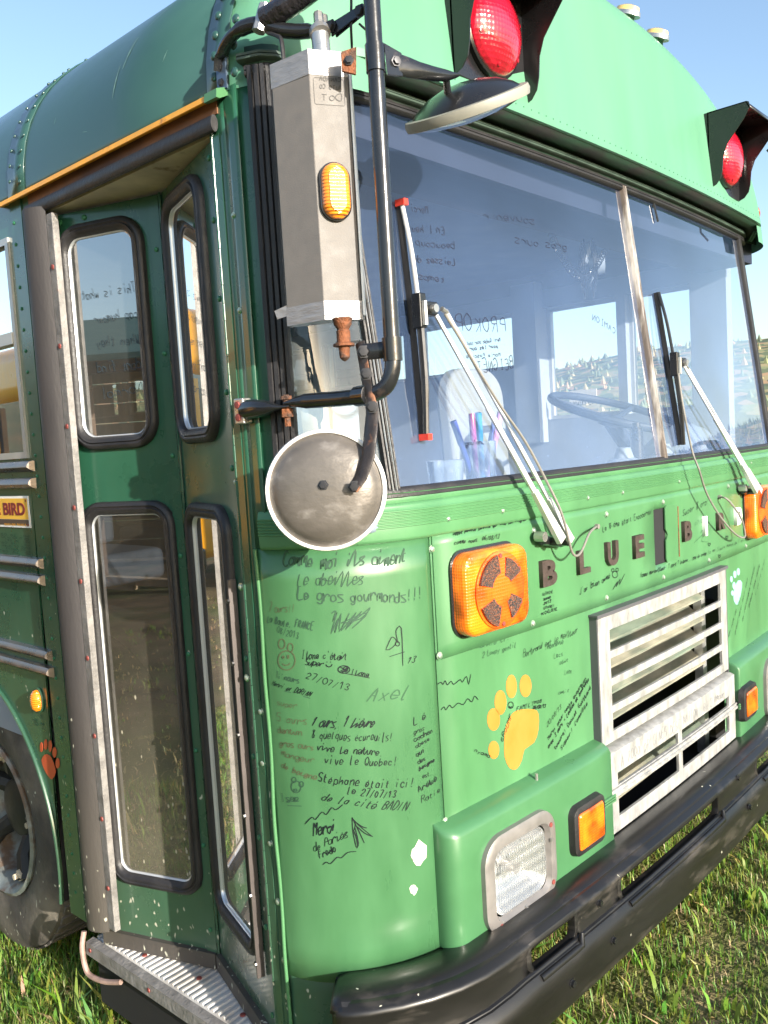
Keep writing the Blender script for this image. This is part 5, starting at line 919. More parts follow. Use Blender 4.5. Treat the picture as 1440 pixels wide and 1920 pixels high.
# fold strip, piano hinges, bolts
fs = MB(); fs.add(*MB().prism([LA(.309, .29, 0), LA(.309, .29, .004), LA(.336, .29, .005), LA(.336, .29, 0)], (0, 0, 1.70)).__dict__.values()); fs.obj('fold_strip', M_green_shaded, dA, smooth=0)
def piano(pts_fn, z0, z1, par, r_=.0045, name='piano_hinge'):
    mb = MB(); z = z0; k = 0
    while z < z1:
        mb.lathe(pts_fn(z), (0, 0, 1), [(r_, .001), (r_, .031)] if k % 2 else [(r_*.82, 0), (r_*.82, .032)], 8); z += .032; k += 1
    mb.obj(name, M_green_shaded, par, smooth=40)
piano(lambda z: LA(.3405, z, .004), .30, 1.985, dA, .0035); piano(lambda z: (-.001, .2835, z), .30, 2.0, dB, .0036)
hp = MB(); hp.box((-.0022, .262, .315), (-.0003, .281, 2.0)); hp.obj('hinge_leaf', M_green_shaded, dB, smooth=0)
for z in (.36, .56, .78, 1.0, 1.22, 1.44, 1.66, 1.88): put(dvm, 'bolt_head', LA(.322, z, .005), LA.n, dA, .9)
for z in (.34, .52, .70, .86, 1.05, 1.41, 1.55, 1.72, 1.86, 1.97): put(dvm, 'bolt_head', LB(.318, z, .0), LB.n, dB, 1.0)
for a in (.06, .13): put(dvm, 'bolt_head', LA(a, 1.978, 0), LA.n, dA, 1.1)
dkm = MB().lathe((0, 0, 0), (0, 0, 1), [(.0055, 0), (.005, .004), (0, .005)], 8).mesh('dark_stud'); dkm.materials.append(M_black)
rb_ = MB(); rb_.add(*MB().prism([LB(.293, .41, .002), LB(.293, .41, .018), LB(.298, .41, .018), LB(.298, .41, .002)], (0, 0, .79)).__dict__.values()); rbo = rb_.obj('guard_strip', mat('grey_guard_strip', (.10, .085, .08), .5, .3, var=.2), dB, smooth=0)
for z in (.44, .58, .74, .90, 1.04, 1.16): put(dkm, 'small_screw', LB(.296, z, .018), LB.n, dB, 1.0)
# bottom sweeps
for fr, d, a0, a1 in ((LA, dA, .01, .335), (LB, dB, .005, .325)):
    bsw = MB().prism([fr(a0, .272, .0), fr(a1, .272, .0), fr(a1, .272, .012), fr(a0, .272, .012)], (0, 0, .036)); bsw.obj('bottom_sweep', M_rubber_grey, d, smooth=0)
# outer edge: rubber bumper and riveted white trim
eb = MB(); eb.grid(lambda i, z: (-.012-.026*math.sin(math.pi*i/12)**.7, .878+.090*i/12, z), range(13), lin(.318, 2.01, 14)); 
eb.grid(lambda i, j: (-.012 if j == 0 else -.012-.026*math.sin(math.pi*i/12)**.7, .878+.090*i/12, 2.01), range(13), range(2)); eb.obj('door_edge_rubber', M_rubber_grey, dA, smooth=60)
et = MB(); et.box((-.012, .852, .325), (.004, .879, 1.992)); et.obj('door_edge_trim', M_white_trim, dA, bevel=.002)
for z in (.43, .60, .80, .985, 1.165, 1.335, 1.52, 1.70, 1.875): put(rsm, 'small_screw', (-.012, .866, z), (-1, 0, 0), dA, 1.1)
mb = MB()
for k, tx in enumerate(('This is what', 'cap humour', 'When they', 'dont find', 'Normal')): write(mb, tx, .13 if k else .10, 1.80-k*.055, .255, 1.80-k*.055, .022, lambda a, z, o: LA(a, z, .001+o), wd=.0006, flip=True)
mb.obj('handwriting', M_ink_faint_glass if False else mat('white_ink_faded', (.03, .045, .055), .6), dA, smooth=0)

# --- step with ribbed aluminium tread
stp = MB(); stp.prism([(-.018, .288, .262), (.34, .288, .262), (.34, .972, .262), (-.010, .972, .262), (-.020, .70, .262)], (0, 0, -.012)); step = part(stp, 'door_step', M_tread if False else mat('step_aluminium', (.80, .78, .74), .45, .2, var=.25, vscale=14, bump=.1, bscale=60, col2=(.38, .34, .29), mixscale=7, mixlo=.45, mixhi=.7), smooth=0)
rbm = MB()
y = .297
while y < .966: rbm.prism([(.006, y, .262), (.006, y+.004, .2665), (.006, y+.010, .2665), (.006, y+.014, .262)], (.32, 0, 0)); y += .0185
rbm.obj('tread_ribs', bpy.data.materials['step_aluminium'], step, smooth=0)
ns_ = MB(); ns_.prism([(-.024, .285, .264), (-.004, .285, .268), (-.002, .285, .262), (-.022, .285, .232), (-.026, .285, .234)], (0, .69, 0)); ns_.obj('step_nosing', M_white_trim, step, smooth=0)
for (x, y) in ((.03, .80), (.055, .62), (.02, .90), (.035, .44)): put(rsm, 'small_screw', (x, y, .2665), (0, 0, 1), step, 1.2)
for yy in (.50, .70, .955): put(rsm, 'small_screw', (-.0255, yy, .25), (-1, 0, 0), step, 1.0)
lp_ = MB(); lp_.tube(smoothpath([(-.020, .988, .285), (-.030, .985, .25), (-.032, .975, .205), (-.030, .955, .187), (-.022, .90, .190), (-.012, .845, .205)], 5), .0065, 8); lp_.obj('step_loop', mat('pinkish_rusty_bar', (.35, .24, .2), .6, .2, var=.3, vscale=30), step)
uw = MB(); uw.box((.0, .284, .10), (.012, .97, .245)); uw.box((.012, .96, .10), (.32, .972, .26)); part(uw, 'step_riser', M_dark)
kp = MB(); kp.box((-.003, .966, .29), (.02, 1.0, .345)); part(kp, 'post_foot', M_rubber_grey)

# --- bumper
dkb = MB().lathe((0, 0, 0), (0, 0, 1), [(.011, 0), (.011, .0015), (.0075, .002), (.0075, .008), (0, .009)], 6).mesh('bolt_head', 20); dkb.materials.append(M_black)
bsec = [(.466, -.004), (.478, .03), (.485, .065), (.4865, .090), (.4835, .108), (.478, .120), (.472, .1255), (.4675, .1245), (.452, .121), (.438, .121), (.418, .124), (.416, .134), (.404, .144), (.388, .149), (.368, .147), (.340, .147), (.318, .146), (.306, .138), (.300, .122), (.300, .06)]
slots = [(.432, .588, .418, .4675), (.765, 1.292, .418, .4675), (1.585, 2.02, .418, .4675), (2.2, 2.36, .418, .4675)]
SB0, SB1 = .118, CU[-1]-5.75-.118
us = sorted(set([SB0, SB0+.004, SB0+.012, SB0+.025] + lin(SB0+.045, SB1, 60) + [a for q in slots for a in q[:2]]))
def bpt(s, j):
    z, o = bsec[j]; e = s-SB0; k = 1.0
    if e < .03: k = math.sqrt(max(0, 1-(1-e/.03)**2))*.16+.84
    zc = .41; dn = min(1, max(0, (.40-s)/.3)); z2 = z - (0 if j < 8 else .02*dn); return P(s, zc+(z2-zc)*k, o*k if o > 0 else o)
bm_ = MB(); V = [bpt(s, j) for s in us for j in range(len(bsec))]; nb_ = len(bsec); Fc = []
for i in range(len(us)-1):
    for j in range(nb_-1):
        sc, zc = (us[i]+us[i+1])/2, (bsec[j][0]+bsec[j+1][0])/2
        if j > 4 and any(q[0] < sc < q[1] and q[2] <= zc <= q[3] for q in slots): continue
        Fc.append((i*nb_+j, (i+1)*nb_+j, (i+1)*nb_+j+1, i*nb_+j+1))
bm_.add(V, Fc); bm_.add([bpt(SB0, j) for j in range(nb_)] + [P(SB0, .47, .01), P(SB0, .33, .01)], [tuple(range(nb_+2))])
bumper = part(bm_, 'bumper', M_bumper, smooth=60, solid=.006)
for q in slots:
    if q[0] > 2.1: continue
    lp = rrect(q[0]+.001, q[1]-.001, q[2]-.001, q[3]+.001, [.02, .02, .006, .006], 5); rim_ = MB()
    pts = [P(a, z, .1235) for a, z in smooth2] if False else [P(a, z, .1235) for a, z in lp]
    # densify along the curve of the bumper
    dens = []
    for i in range(len(lp)):
        a, b_ = lp[i], lp[(i+1) % len(lp)]; m_ = max(1, int(math.hypot(b_[0]-a[0], b_[1]-a[1])/.04))
        for j in range(m_): dens.append((a[0]+(b_[0]-a[0])*j/m_, a[1]+(b_[1]-a[1])*j/m_))
    ringsweep(rim_, F0, dens, [(.010, .1215), (.004, .1255), (-.003, .1235), (-.005, .114), (-.005, .108)]); rim_.obj('slot_flange', M_bumper, bumper, smooth=60)
    lipb = MB(); lipb.tube([P(a, q[2]-.010, .137) for a in lin(q[0]+.012, q[1]-.004, 10)] + [P(q[1]+.006, q[2]+.010, .132)], [.008]*10+[.005], 8); lipb.obj('slot_lip', M_bumper, bumper, smooth=60)
for (s, z, o_) in ((.680, .450, .121), (.685, .3755, .148), (1.43, .470, .124), (1.44, .39, .149), (.53, .36, .147)): put(dkb, 'bolt_head', P(s, z, o_), norm_at(s), bumper, .9)
sp2 = MB(); sp2.grid(lambda s, i: P(s, [.47, .445][int(i)], [.03, .06][int(i)]), lin(.70, 1.30, 8), range(2)); part(sp2, 'tow_plate', M_white_trim, solid=.004)
fx = MB(); fx.box((.55, .12, .30), (.63, 2.6, .50)); fx.box((1.80, .12, .30), (1.88, 2.6, .50)); part(fx, 'frame_rail', M_dark, smooth=0)
ax = MB(); ax.tube([(.3, YW, ZW), (2.14, YW, ZW)], .05, 10); part(ax, 'front_axle', M_dark)
w2 = MB().lathe((2.14, YW, ZW), (1, 0, 0), [(.1, 0), (.34, 0), (.40, .04), (.40, .22), (.33, .265), (.236, .245), (.1, .15)], 40); part(w2, 'front_wheel', bpy.data.materials['dusty_tyre'])
for x in (.16, 2.02): w2 = MB().lathe((x, 4.9, ZW), (1, 0, 0), [(.1, 0), (.34, 0), (.40, .04), (.40, .22), (.33, .265), (.236, .245), (.1, .15)], 40); part(w2, 'rear_wheel', bpy.data.materials['dusty_tyre'])

# --- mirrors and their brackets (all bolted to the bus)
bm2 = MB().lathe((0, 0, 0), (0, 0, 1), [(.0085, 0), (.0085, .001), (.006, .0012), (.0058, .0052), (0, .0056)], 6).mesh('bolt', 20); bm2.materials.append(mat('dark_bolt', (.05, .05, .055), .4, .6, var=.3))
pipe = MB(); path = [(.0285, -.086, 2.34), (.0285, -.086, 2.0), (.0285, -.086, 1.62)] + smoothpath([(.0285, -.086, 1.590), (.0265, -.086, 1.555), (.021, -.078, 1.530), (.016, -.060, 1.519), (.013, -.035, 1.516)], 5) + [(.014, .022, 1.516), (.010, .097, 1.518)]
pipe.tube(path, .0128, 16); pipe.tube([(.010, .097, 1.518), (.009, .118, 1.518), (.008, .135, 1.517)], [(.0128, .0128), (.009, .015), (.004, .017)], 16); pipe = part(pipe, 'mirror_pipe', M_black_metal, smooth=60)
fb = MB(); fb.tube([(.008, .130, 1.512), (.0, .150, 1.511), (-.012, .170, 1.512), (-.016, .20, 1.513), (-.012, .236, 1.512)], [(.003, .015), (.004, .016), (.013, .015), (.017, .014), (.019, .012)], 14); fb.obj('lower_bracket', M_black_metal, pipe, smooth=50)
fb = MB(); fb.box((-.022, .226, 1.488), (-.001, .252, 1.534)); fb.obj('bracket_foot', M_chrome, pipe, bevel=.003)
for z in (1.500, 1.522): put(rsm, 'bolt', (-.022, .240, z), (-1, 0, 0), pipe, 1.3)
bl = MB().tube([(.004, .140, 1.532), (.004, .140, 1.478)], .0055, 8); bl.tube([(.004, .140, 1.508), (.004, .140, 1.494)], .011, 6); bl.tube([(.004, .140, 1.530), (.004, .140, 1.524)], .010, 6); bl.obj('pivot_bolt', M_rust, pipe, smooth=30)
# sleeves and clamps on the pipe
cl = MB().tube([(.0285, -.086, 2.345), (.0285, -.086, 2.115)], .0165, 16); cl.obj('pipe_sleeve', M_black_metal, pipe, smooth=50)
cl = MB().tube([(.0285, -.086, 2.040), (.0285, -.086, 2.000)], .0150, 16); cl.obj('pipe_clamp', M_black_metal, pipe, smooth=50)
rp = MB(); rp.prism([(.010, -.062, 2.000), (-.004, -.047, 2.006), (-.004, -.047, 2.034), (.012, -.064, 2.040)], (.003, .004, 0)); rp.obj('rusty_lug', M_rust, pipe, smooth=0)
put(bm2, 'bolt', (.002, -.056, 2.020), (-.75, -.66, 0), pipe, .9)
fa = MB(); fa.prism([(.035, -.100, 2.040), (.070, -.104, 2.034), (.070, -.104, 2.000), (.038, -.100, 1.996)], (.004, .004, 0)); fa.obj('clamp_plate', M_black_metal, pipe, smooth=0)
put(bm2, 'bolt', (.056, -.104, 2.018), (-.4, -1, 0), pipe, 1.0)
fa = MB(); fa.tube([(.062, -.100, 2.017), (.085, -.105, 2.016), (.105, -.108, 2.016), (.135, -.112, 2.018), (.165, -.115, 2.022), (.190, -.117, 2.026)], [(.017, .003), (.016, .006), (.013, .010), (.011, .011), (.009, .009), (.002, .012)], 14); fa.obj('flattened_arm', M_black_metal, pipe, smooth=50)
sd2 = MB().tube([(.170, -.112, 2.022), (.186, -.102, 2.004)], .006, 10); sd2.obj('mirror_stud', M_black_metal, pipe)
# small convex mirror seen from its back, tilted
cmc = Vector((.244, -.096, 2.001)); rt_ = Vector((.666, -.743, -.06)); upv = Vector((.099, .009, .995)); fwv = Vector((.739, .669, -.08))
nrm = (upv*.92 - rt_*.33 - fwv*.47).normalized()
e1_ = (rt_*.94 + upv*.33); cmr = .107
dm_ = MB().lathe(cmc, nrm, [(.001, .036), (.03, .034), (.06, .026), (.085, .012), (.094, .004), (.098, .0)], 40, e1=e1_); cmo = dm_.obj('convex_mirror', M_black, pipe, smooth=60)
dm_ = MB().lathe(cmc, nrm, [(.096, .004), (cmr, .003), (cmr+.002, -.004), (cmr, -.013), (cmr-.006, -.014)], 40, e1=e1_); 
rim2 = link('mirror_rim', dm_.mesh('mirror_rim', 50), pipe, M_rim_cream if False else mat('cream_rubber_rim', (.24, .235, .20), .5, var=.15))
dm_ = MB().lathe(cmc, nrm, [(cmr-.005, -.012), (.07, -.022), (.001, -.03)], 40, e1=e1_); link('mirror_glass', dm_.mesh('mirror_glass', 60), pipe, M_mirror_glass)
# upper bracket: flattened tube from the roof to a bolted plate, and taped tube running up and out
ub = MB(); ub.tube(smoothpath([(-.004, .243, 2.098), (-.008, .232, 2.118), (-.014, .205, 2.132), (-.014, .170, 2.140), (-.004, .132, 2.138), (.010, .10, 2.122), (.026, .066, 2.112), (.046, .018, 2.106), (.052, .002, 2.104)], 4), [(.014, .004)]*5 + [(.012, .009)]*7 + [(.013, .012)]*8 + [(.014, .012)]*6 + [(.016, .005)]*7, 12) 
up_ = part(ub, 'upper_mirror_arm', M_black_metal, smooth=50)
ft = MB(); ft.prism([(-.001, .252, 2.066), (-.001, .226, 2.066), (-.001, .226, 2.118), (-.001, .252, 2.118)], (-.005, 0, 0)); ft.obj('arm_foot', mat('bluish_worn_metal', (.10, .14, .2), .35, .5), up_, smooth=0)
for z in (2.078, 2.104): put(bm2, 'bolt', (-.006, .240, z), (-1, 0, 0), up_, .9)
tp = MB(); tp.tube(smoothpath([(-.002, .122, 2.142), (.006, .085, 2.148), (.016, .045, 2.158), (.024, .005, 2.172), (.03, -.04, 2.195), (.036, -.10, 2.235)], 4), .0185, 14); tpo = tp.obj('taped_tube', mat('black_tape', (.022, .020, .024), .3, var=.3, vscale=25, bump=.7, bscale=35, coat=.2), up_, smooth=60)
for (p, q, r_) in (((-.012, .128, 2.122), (.0, .120, 2.164), .011), ((.040, .030, 2.086), (.040, .030, 2.128), .008)): bb = MB().tube([p, q], r_, 8); bb.obj('arm_bolt', M_chrome, up_, smooth=30)
pv = MB().tube([(.030, .030, 2.128), (.026, .026, 2.108)], .008, 8); pv.tube([(.024, .024, 2.098), (.022, .020, 2.090)], .017, 16); pv.tube([(.022, .021, 2.090), (.021, .018, 2.040)], .0145, 16); pv.obj('mirror_neck', M_chrome, up_, smooth=40)
br = MB(); br.prism([(.046, .010, 2.112), (.046, -.058, 2.118), (.046, -.058, 2.104), (.046, .010, 2.090)], (.003, 0, 0)); br.prism([(.036, .010, 2.108), (.036, -.058, 2.112), (.036, -.058, 2.100), (.036, .010, 2.088)], (.003, 0, 0)); br.obj('link_bar', M_black_metal, up_, smooth=0)
for y in (.008, -.056): put(bm2, 'bolt', (.035, y, 2.102), (-1, 0, 0), up_, 1.3)
cbm = MB()
cbm.tube(smoothpath([(.052, -.02, 2.25), (.044, -.03, 2.18), (.050, -.025, 2.14), (.040, -.03, 2.09), (.050, -.02, 2.065), (.043, -.026, 2.05)], 5), .0022, 6)
cbm.tube(smoothpath([(.060, -.03, 2.10), (.058, -.045, 2.085), (.062, -.055, 2.075)], 5), .002, 6)
cbm.tube(smoothpath([(-.002, .118, 2.12), (-.006, .092, 2.105), (-.012, .075, 2.09), (-.014, .07, 2.052)], 5), [.003]*6+[.0035]*10, 6)
part(cbm, 'mirror_cable', M_rubber)
# rectangular mirror: faceted housing, tape at both ends, amber lamp
TL, TM, TR = Vector((-.032, .083, 0)), Vector((-.024, .005, 0)), Vector((.030, -.026, 0)); sh_ = Vector((-.006, -.008, 0))
gn = Vector((.85, .53, 0))
def ringat(z, grow=0, lo=0): 
    c = (TL+TM+TR)/3; L_ = [TL, TM, TR, TR+gn*.011, TL+gn*.016]; return [((p + (p-c).normalized()*grow).x, (p+(p-c).normalized()*grow).y, z) for p in L_]
rmh = MB(); V = ringat(1.640) + ringat(2.048); rmh.add(V, [(4, 3, 2, 1, 0), (5, 6, 7, 8, 9)] + [(i, (i+1) % 5, 5+(i+1) % 5, 5+i) for i in range(5)]); rmo = part(rmh, 'side_mirror', M_mirror_back, smooth=0, bevel=.0015)
mg = MB(); a, b_ = TR+gn*.0125, TL+gn*.0175; mg.add([(a.x, a.y, 1.65), (b_.x, b_.y, 1.65), (b_.x, b_.y, 2.04), (a.x, a.y, 2.04)], [(0, 1, 2, 3)]); mg.obj('mirror_glass', M_mirror_glass, rmo)
rr_ = MB(); a, b_ = TR+gn*.006, TR+gn*.012; rr_.box((0, 0, 0), (0, 0, 0)) if False else rr_.prism([(TR.x-.001, TR.y-.003, 1.645), (TR.x+.003, TR.y-.0035, 1.645), (TR.x+.014, TR.y+.004, 1.645), (TR.x+.010, TR.y+.006, 1.645)], (0, 0, .398)); rr_.obj('chrome_edge', M_rim_white, rmo, smooth=0)
for z0, z1, g_ in ((2.012, 2.0495, .0012), (1.6385, 1.668, .0014)):
    tb_ = MB(); V = ringat(z0, g_) + ringat(z1, g_); tb_.add(V, [(i, (i+1) % 5, 5+(i+1) % 5, 5+i) for i in range(5)] + [(4, 3, 2, 1, 0), (5, 6, 7, 8, 9)]); tb_.obj('tape_band', M_tape, rmo, smooth=0)
fp_ = MB(); fp_.prism([(TL.x, TL.y, 1.655), (TL.x-.004, TL.y+.02, 1.652), (TL.x-.006, TL.y+.024, 1.666), (TL.x, TL.y, 1.672)], (.0006, .0008, 0)); fp_.obj('tape_flap', M_tape, rmo)
FR = Frame((TM.x, TM.y), (TR.x, TR.y)); FR.n = Vector((FR.t.y, -FR.t.x, 0)); FR.n = FR.n if FR.n.y < 0 else -FR.n
mb = MB()
for k, (tx, z) in enumerate((('DOT', 1.975), ('AUTO CO', 1.992), ('CANADA', 2.004))): write(mb, tx, .050, z, .014, z, -.009 if k == 0 else -.006, lambda a, z_, o: FR(a, z_, o), wd=.0005)
lpq = rrect(.006, .055, 1.968, 2.008, .003, 3)
for i in range(len(lpq)): a, b_ = lpq[i], lpq[(i+1) % len(lpq)]; ribbon(mb, [a, b_], lambda u, v, o: FR(u, v, o), .0004)
mb.obj('moulded_mark', mat('darker_grey_mark', (.07, .065, .06), .6), rmo, smooth=0)
lq = rrect(.006, .052, 1.792, 1.878, .0228, 8)
al = MB(); ringsweep(al, FR, offset_loop(lq, .002), [(0, -.001), (0, .006), (-.003, .007)]); al.obj('lamp_base', M_black, rmo)
al = MB(); ringsweep(al, FR, lq, [(0, .004), (-.001, .011), (-.005, .0165), (-.010, .0185)]); plate(al, FR, offset_loop(lq, -.010), .0185, .020); al.obj('amber_lamp', M_amber_side, rmo, smooth=60)
# lower mirror neck, links, arm and the round mirror
nk = MB(); nk.lathe((-.002, -.012, 1.640), (0, 0, -1), [(.016, 0), (.014, .010), (.009, .018), (.011, .020), (.011, .038), (.017, .040), (.017, .044), (.009, .045), (.008, .062), (.004, .066), (0, .068)], 16); nk.obj('mirror_neck', M_rust, rmo, smooth=35)
lk = MB(); lk.prism([(-.012, -.004, 1.600), (.014, -.032, 1.600), (.022, -.026, 1.600), (-.004, .002, 1.600)], (0, 0, .004)); lk.prism([(.010, -.036, 1.604), (.016, -.030, 1.604), (.020, -.042, 1.565), (.014, -.048, 1.565)], (.004, .004, 0)); lk.tube([(.008, -.040, 1.584), (.022, -.076, 1.584)], [(.013, .004)]*2, 10); lk.tube([(.0285, -.086, 1.602), (.0285, -.086, 1.566)], .0155, 16); lk.obj('lower_clamp', M_black_metal, rmo, smooth=40)
put(bm2, 'bolt', (.006, -.046, 1.584), (-.7, -.7, 0), rmo, 1.3)
am = MB(); am.tube([(.012, -.034, 1.60), (.008, -.045, 1.548), (.004, -.052, 1.515)], [(.003, .010)]*3, 10); am.tube([(.006, -.052, 1.520), (.002, -.060, 1.49), (-.010, -.066, 1.46), (-.022, -.068, 1.42), (-.034, -.062, 1.39), (-.044, -.052, 1.372)], [(.004, .010), (.005, .013), (.006, .014), (.006, .014), (.005, .014), (.004, .013)], 12); arm = part(am, 'round_mirror_arm', mat('rusty_black_arm', (.045, .038, .036), .4, .3, var=.3, vscale=20, col2=(.28, .13, .07), mixscale=22, mixlo=.55, mixhi=.65, bump=.2, bscale=80), smooth=50)
pc = MB().tube([(.010, -.048, 1.5165), (.013, -.020, 1.5165)], .0165, 14); pc.obj('pipe_clamp', M_black_metal, arm)
for p in ((-.004, -.058, 1.548), (-.008, -.070, 1.496), (-.046, -.058, 1.376)): put(bm2, 'bolt', p, (-.74, -.67, 0), arm, 1.2)
rc_ = Vector((-.047, .004, 1.371)); rn = Vector((-.76, -.62, .05)).normalized()
rd = MB().lathe(rc_, rn, [(.001, .030), (.02, .0295), (.05, .026), (.072, .020), (.082, .012), (.086, .006), (.090, .004)], 56); rdo = part(rd, 'round_mirror', M_dish, smooth=60)
rd = MB().lathe(rc_, rn, [(.089, .001), (.0905, .007), (.0945, .008), (.0965, .004), (.0965, -.006), (.092, -.010)], 56); rd.obj('mirror_rim', M_rim_white, rdo, smooth=50)
rd = MB().lathe(rc_, rn, [(.092, -.008), (.06, -.016), (.001, -.020)], 40); rd.obj('mirror_glass', M_mirror_glass, rdo, smooth=60)
put(bm2, 'bolt', rc_ + rn*.030 + Vector((0, 0, .008)), rn, rdo, 1.0); rdo.children[-1].data = rdo.children[-1].data

# --- wipers
M_wsil = mat('wiper_silver', (.70, .70, .69), .35, .45, var=.12)
def bar(a, b_, w_, t_, up=(0, 0, 1), w2_=None):
    a, b_ = Vector(a), Vector(b_); d = (b_-a).normalized(); o = Vector((0, -1, 0)); s_ = d.cross(o).normalized(); o = s_.cross(d); w2_ = w_ if w2_ is None else w2_
    return MB().add([a+s_*w_-o*t_, a-s_*w_-o*t_, a-s_*w_+o*t_, a+s_*w_+o*t_, b_+s_*w2_-o*t_, b_-s_*w2_-o*t_, b_-s_*w2_+o*t_, b_+s_*w2_+o*t_], [(0, 1, 2, 3), (7, 6, 5, 4), (0, 4, 5, 1), (1, 5, 6, 2), (2, 6, 7, 3), (3, 7, 4, 0)])
def wiper(pa, pb, ta, tb, top, mid, bot, silver_top):
    A, B, TA, TB = map(Vector, (pa, pb, ta, tb)); o = part(bar(A, A.lerp(TA, .24), .0125, .006, w2_=.007), 'windshield_wiper', M_wsil, bevel=.0015)
    bar(A.lerp(TA, .22), A.lerp(TA, .62), .0062, .0025).obj('wiper_arm', M_wsil, o); bar(A.lerp(TA, .60), TA, .0045, .002).obj('wiper_arm', M_wsil, o)
    bar(B, B.lerp(TB, .2), .0085, .005, w2_=.005).obj('wiper_arm', M_wsil, o); bar(B.lerp(TB, .18), B.lerp(TB, .5), .005, .0022).obj('wiper_arm', M_wsil, o); bar(B.lerp(TB, .48), TB, .0036, .002).obj('wiper_arm', M_wsil, o)
    pv_ = MB()
    for q in (A, B): pv_.tube([q+Vector((0, .055, -.002)), q+Vector((0, .004, -.002))], .010, 10)
    pv_.tube([A+Vector((-.028, .03, .004)), B+Vector((.01, .03, -.006))], .011, 8); pv_.obj('wiper_pivot', M_black, o)
    hd = MB(); hd.tube([A+Vector((-.035, .04, .012)), A+Vector((-.035, .018, .012))], .011, 10); hd.obj('pivot_nut', M_chrome, o)
    # blade
    T, Mi, Bo = map(Vector, (top, mid, bot)); off = Vector((0, -.012, 0))
    bk = MB(); pts = [T, T.lerp(Mi, .5), Mi, Mi.lerp(Bo, .5), Bo]; bk.tube([p+Vector((0, .008, 0)) for p in pts], [(.003, .010)]*5, 8); bk.obj('rubber_blade', M_rubber, o, smooth=0)
    yk = MB(); pp = [T+off*.2, T.lerp(Mi, .45)+off, Mi+off*1.2]; yk.tube(smoothpath(pp, 5), .0045, 8); yk.obj('blade_spine', M_wsil if silver_top else M_black, o)
    yk = MB(); pp = [Mi+off*1.2, Mi.lerp(Bo, .55)+off, Bo+off*.2]; yk.tube(smoothpath(pp, 5), [.009]*2 + [.0075]*5 + [.006]*4, 8); yk.obj('blade_spine', M_black, o)
    cl_ = MB(); cl_.box(Mi+Vector((-.014, -.028, -.035)), Mi+Vector((.006, -.006, .03))); cl_.box(Mi+Vector((-.006, -.036, -.012)), Mi+Vector((.030, -.014, .014))); cl_.obj('blade_clip', M_black, o, bevel=.003)
    kb = MB().tube([Mi+Vector((.012, -.046, 0)), Mi+Vector((.012, -.03, 0))], .008, 12); kb.tube([Mi+Vector((-.004, -.03, .014)), Mi+Vector((-.004, -.03, -.03))], .006, 8); kb.tube([TB+Vector((-.012, 0, .002)), TB+Vector((.004, 0, -.004))], .005, 8); kb.obj('clip_knob', M_chrome, o)
    if silver_top:
        for q, d in ((T, .012), (Bo, -.012)): rq = MB(); rq.box(q+Vector((-.0065, -.012, 0)), q+Vector((.0065, .010, d))); rq.obj('red_end_cap', mat('red_plastic', (.7, .05, .03), .4), o)
    return o
wiper(P(.705, 1.212, .052), P(.752, 1.206, .045), FW(.4130, 1.672, .048), FW(.446, 1.684, .045), FW(.403, 1.885, .012), FW(.392, 1.684, .012), FW(.372, 1.452, .012), True)
wiper(P(1.880, 1.222, .052), P(1.945, 1.214, .045), FW(1.452, 1.600, .048), FW(1.478, 1.600, .045), FW(1.4386, 1.808, .012), FW(1.443, 1.610, .012), FW(1.447, 1.385, .012), False)
M_hose = mat('grey_rubber_hose', (.20, .19, .17), .5, var=.15)
def hose(L1, o1, L2, o2):
    pts = [P(a, z, o) for (a, z), o in zip(L1, o1)] + [FW(a, z, o2) for a, z in L2]; mb = MB(); mb.tube(smoothpath(pts, 5), .0028, 8); mb.tube([P(*L1[0], 0), P(*L1[0], .012)], .006, 10); part(mb, 'washer_hose', M_hose)
hose(H1, [.006, .03, .04, .045, .05, .055, .055], H1b, .055); hose(H2, [.006, .03, .04, .045, .045, .045, .045, .045, .045, .05], H2b, .05)
hl_ = MB(); hl_.tube([FW(SM+.19, 2.07, .006), FW(SM+.2, 2.02, .006)], .003, 6); part(hl_, 'short_rod', M_black)

# --- writing on the inside of the windshield, seen mirrored
M_ink_glass = mat('ink_on_glass', (.012, .02, .05), .6)
for (tx, a0, z0, a1, z1, h) in GTX:
    mb = MB(); write(mb, tx, a0, z0, a1, z1, abs(h), FW, out=.0008, wd=.0007, flip=True, slant=-.15); part(mb, 'handwriting', M_ink_glass, smooth=0)

# --- inside the bus
it = MB(); it.box((.36, .34, .70), (2.40, 6, .74)); part(it, 'floor', mat('bus_floor', (.08, .08, .09), .6))
it = MB(); it.box((.06, .36, 2.14), (2.38, 5.98, 2.15)); part(it, 'ceiling', M_ceiling)
it = MB(); it.box((.06, .16, 2.02), (2.38, .20, 2.14)); it.box((.06, .20, 2.02), (2.38, .36, 2.03)); part(it, 'header_box', mat('dark_header', (.012, .018, .04), .6))
it = MB(); it.box((.1, .06, 1.28), (2.36, .33, 1.335)); dash = part(it, 'dashboard', mat('dashboard_blue_grey', (.20, .25, .32), .5, var=.1), bevel=.01)
for x in (1.35, 1.62, 1.9): 
    q = MB().lathe((x, .19, 1.334), (0, 0, 1), [(.05, 0), (.05, .012), (.03, .02), (.02, .05), (0, .052)], 14); q.obj('dash_knob', M_interior, dash)
it = MB(); it.tube([(1.5, .22, 1.33), (1.5, .22, 1.44)], .02, 12); it.tube([(1.5, .22, 1.44), (1.5, .22, 1.455)], .012, 10); it.obj('dash_post', M_black, dash)
hd = MB(); hd.grid(lambda a, i: (1.62+.36*a, .12+.20*i/5, 1.335+.11*math.sin(math.pi*min(1, .15+.85*i/5))*(1-abs(2*a-1)**4)), lin(0, 1, 12), range(6)); hd.obj('instrument_hood', bpy.data.materials['dashboard_blue_grey'], dash)
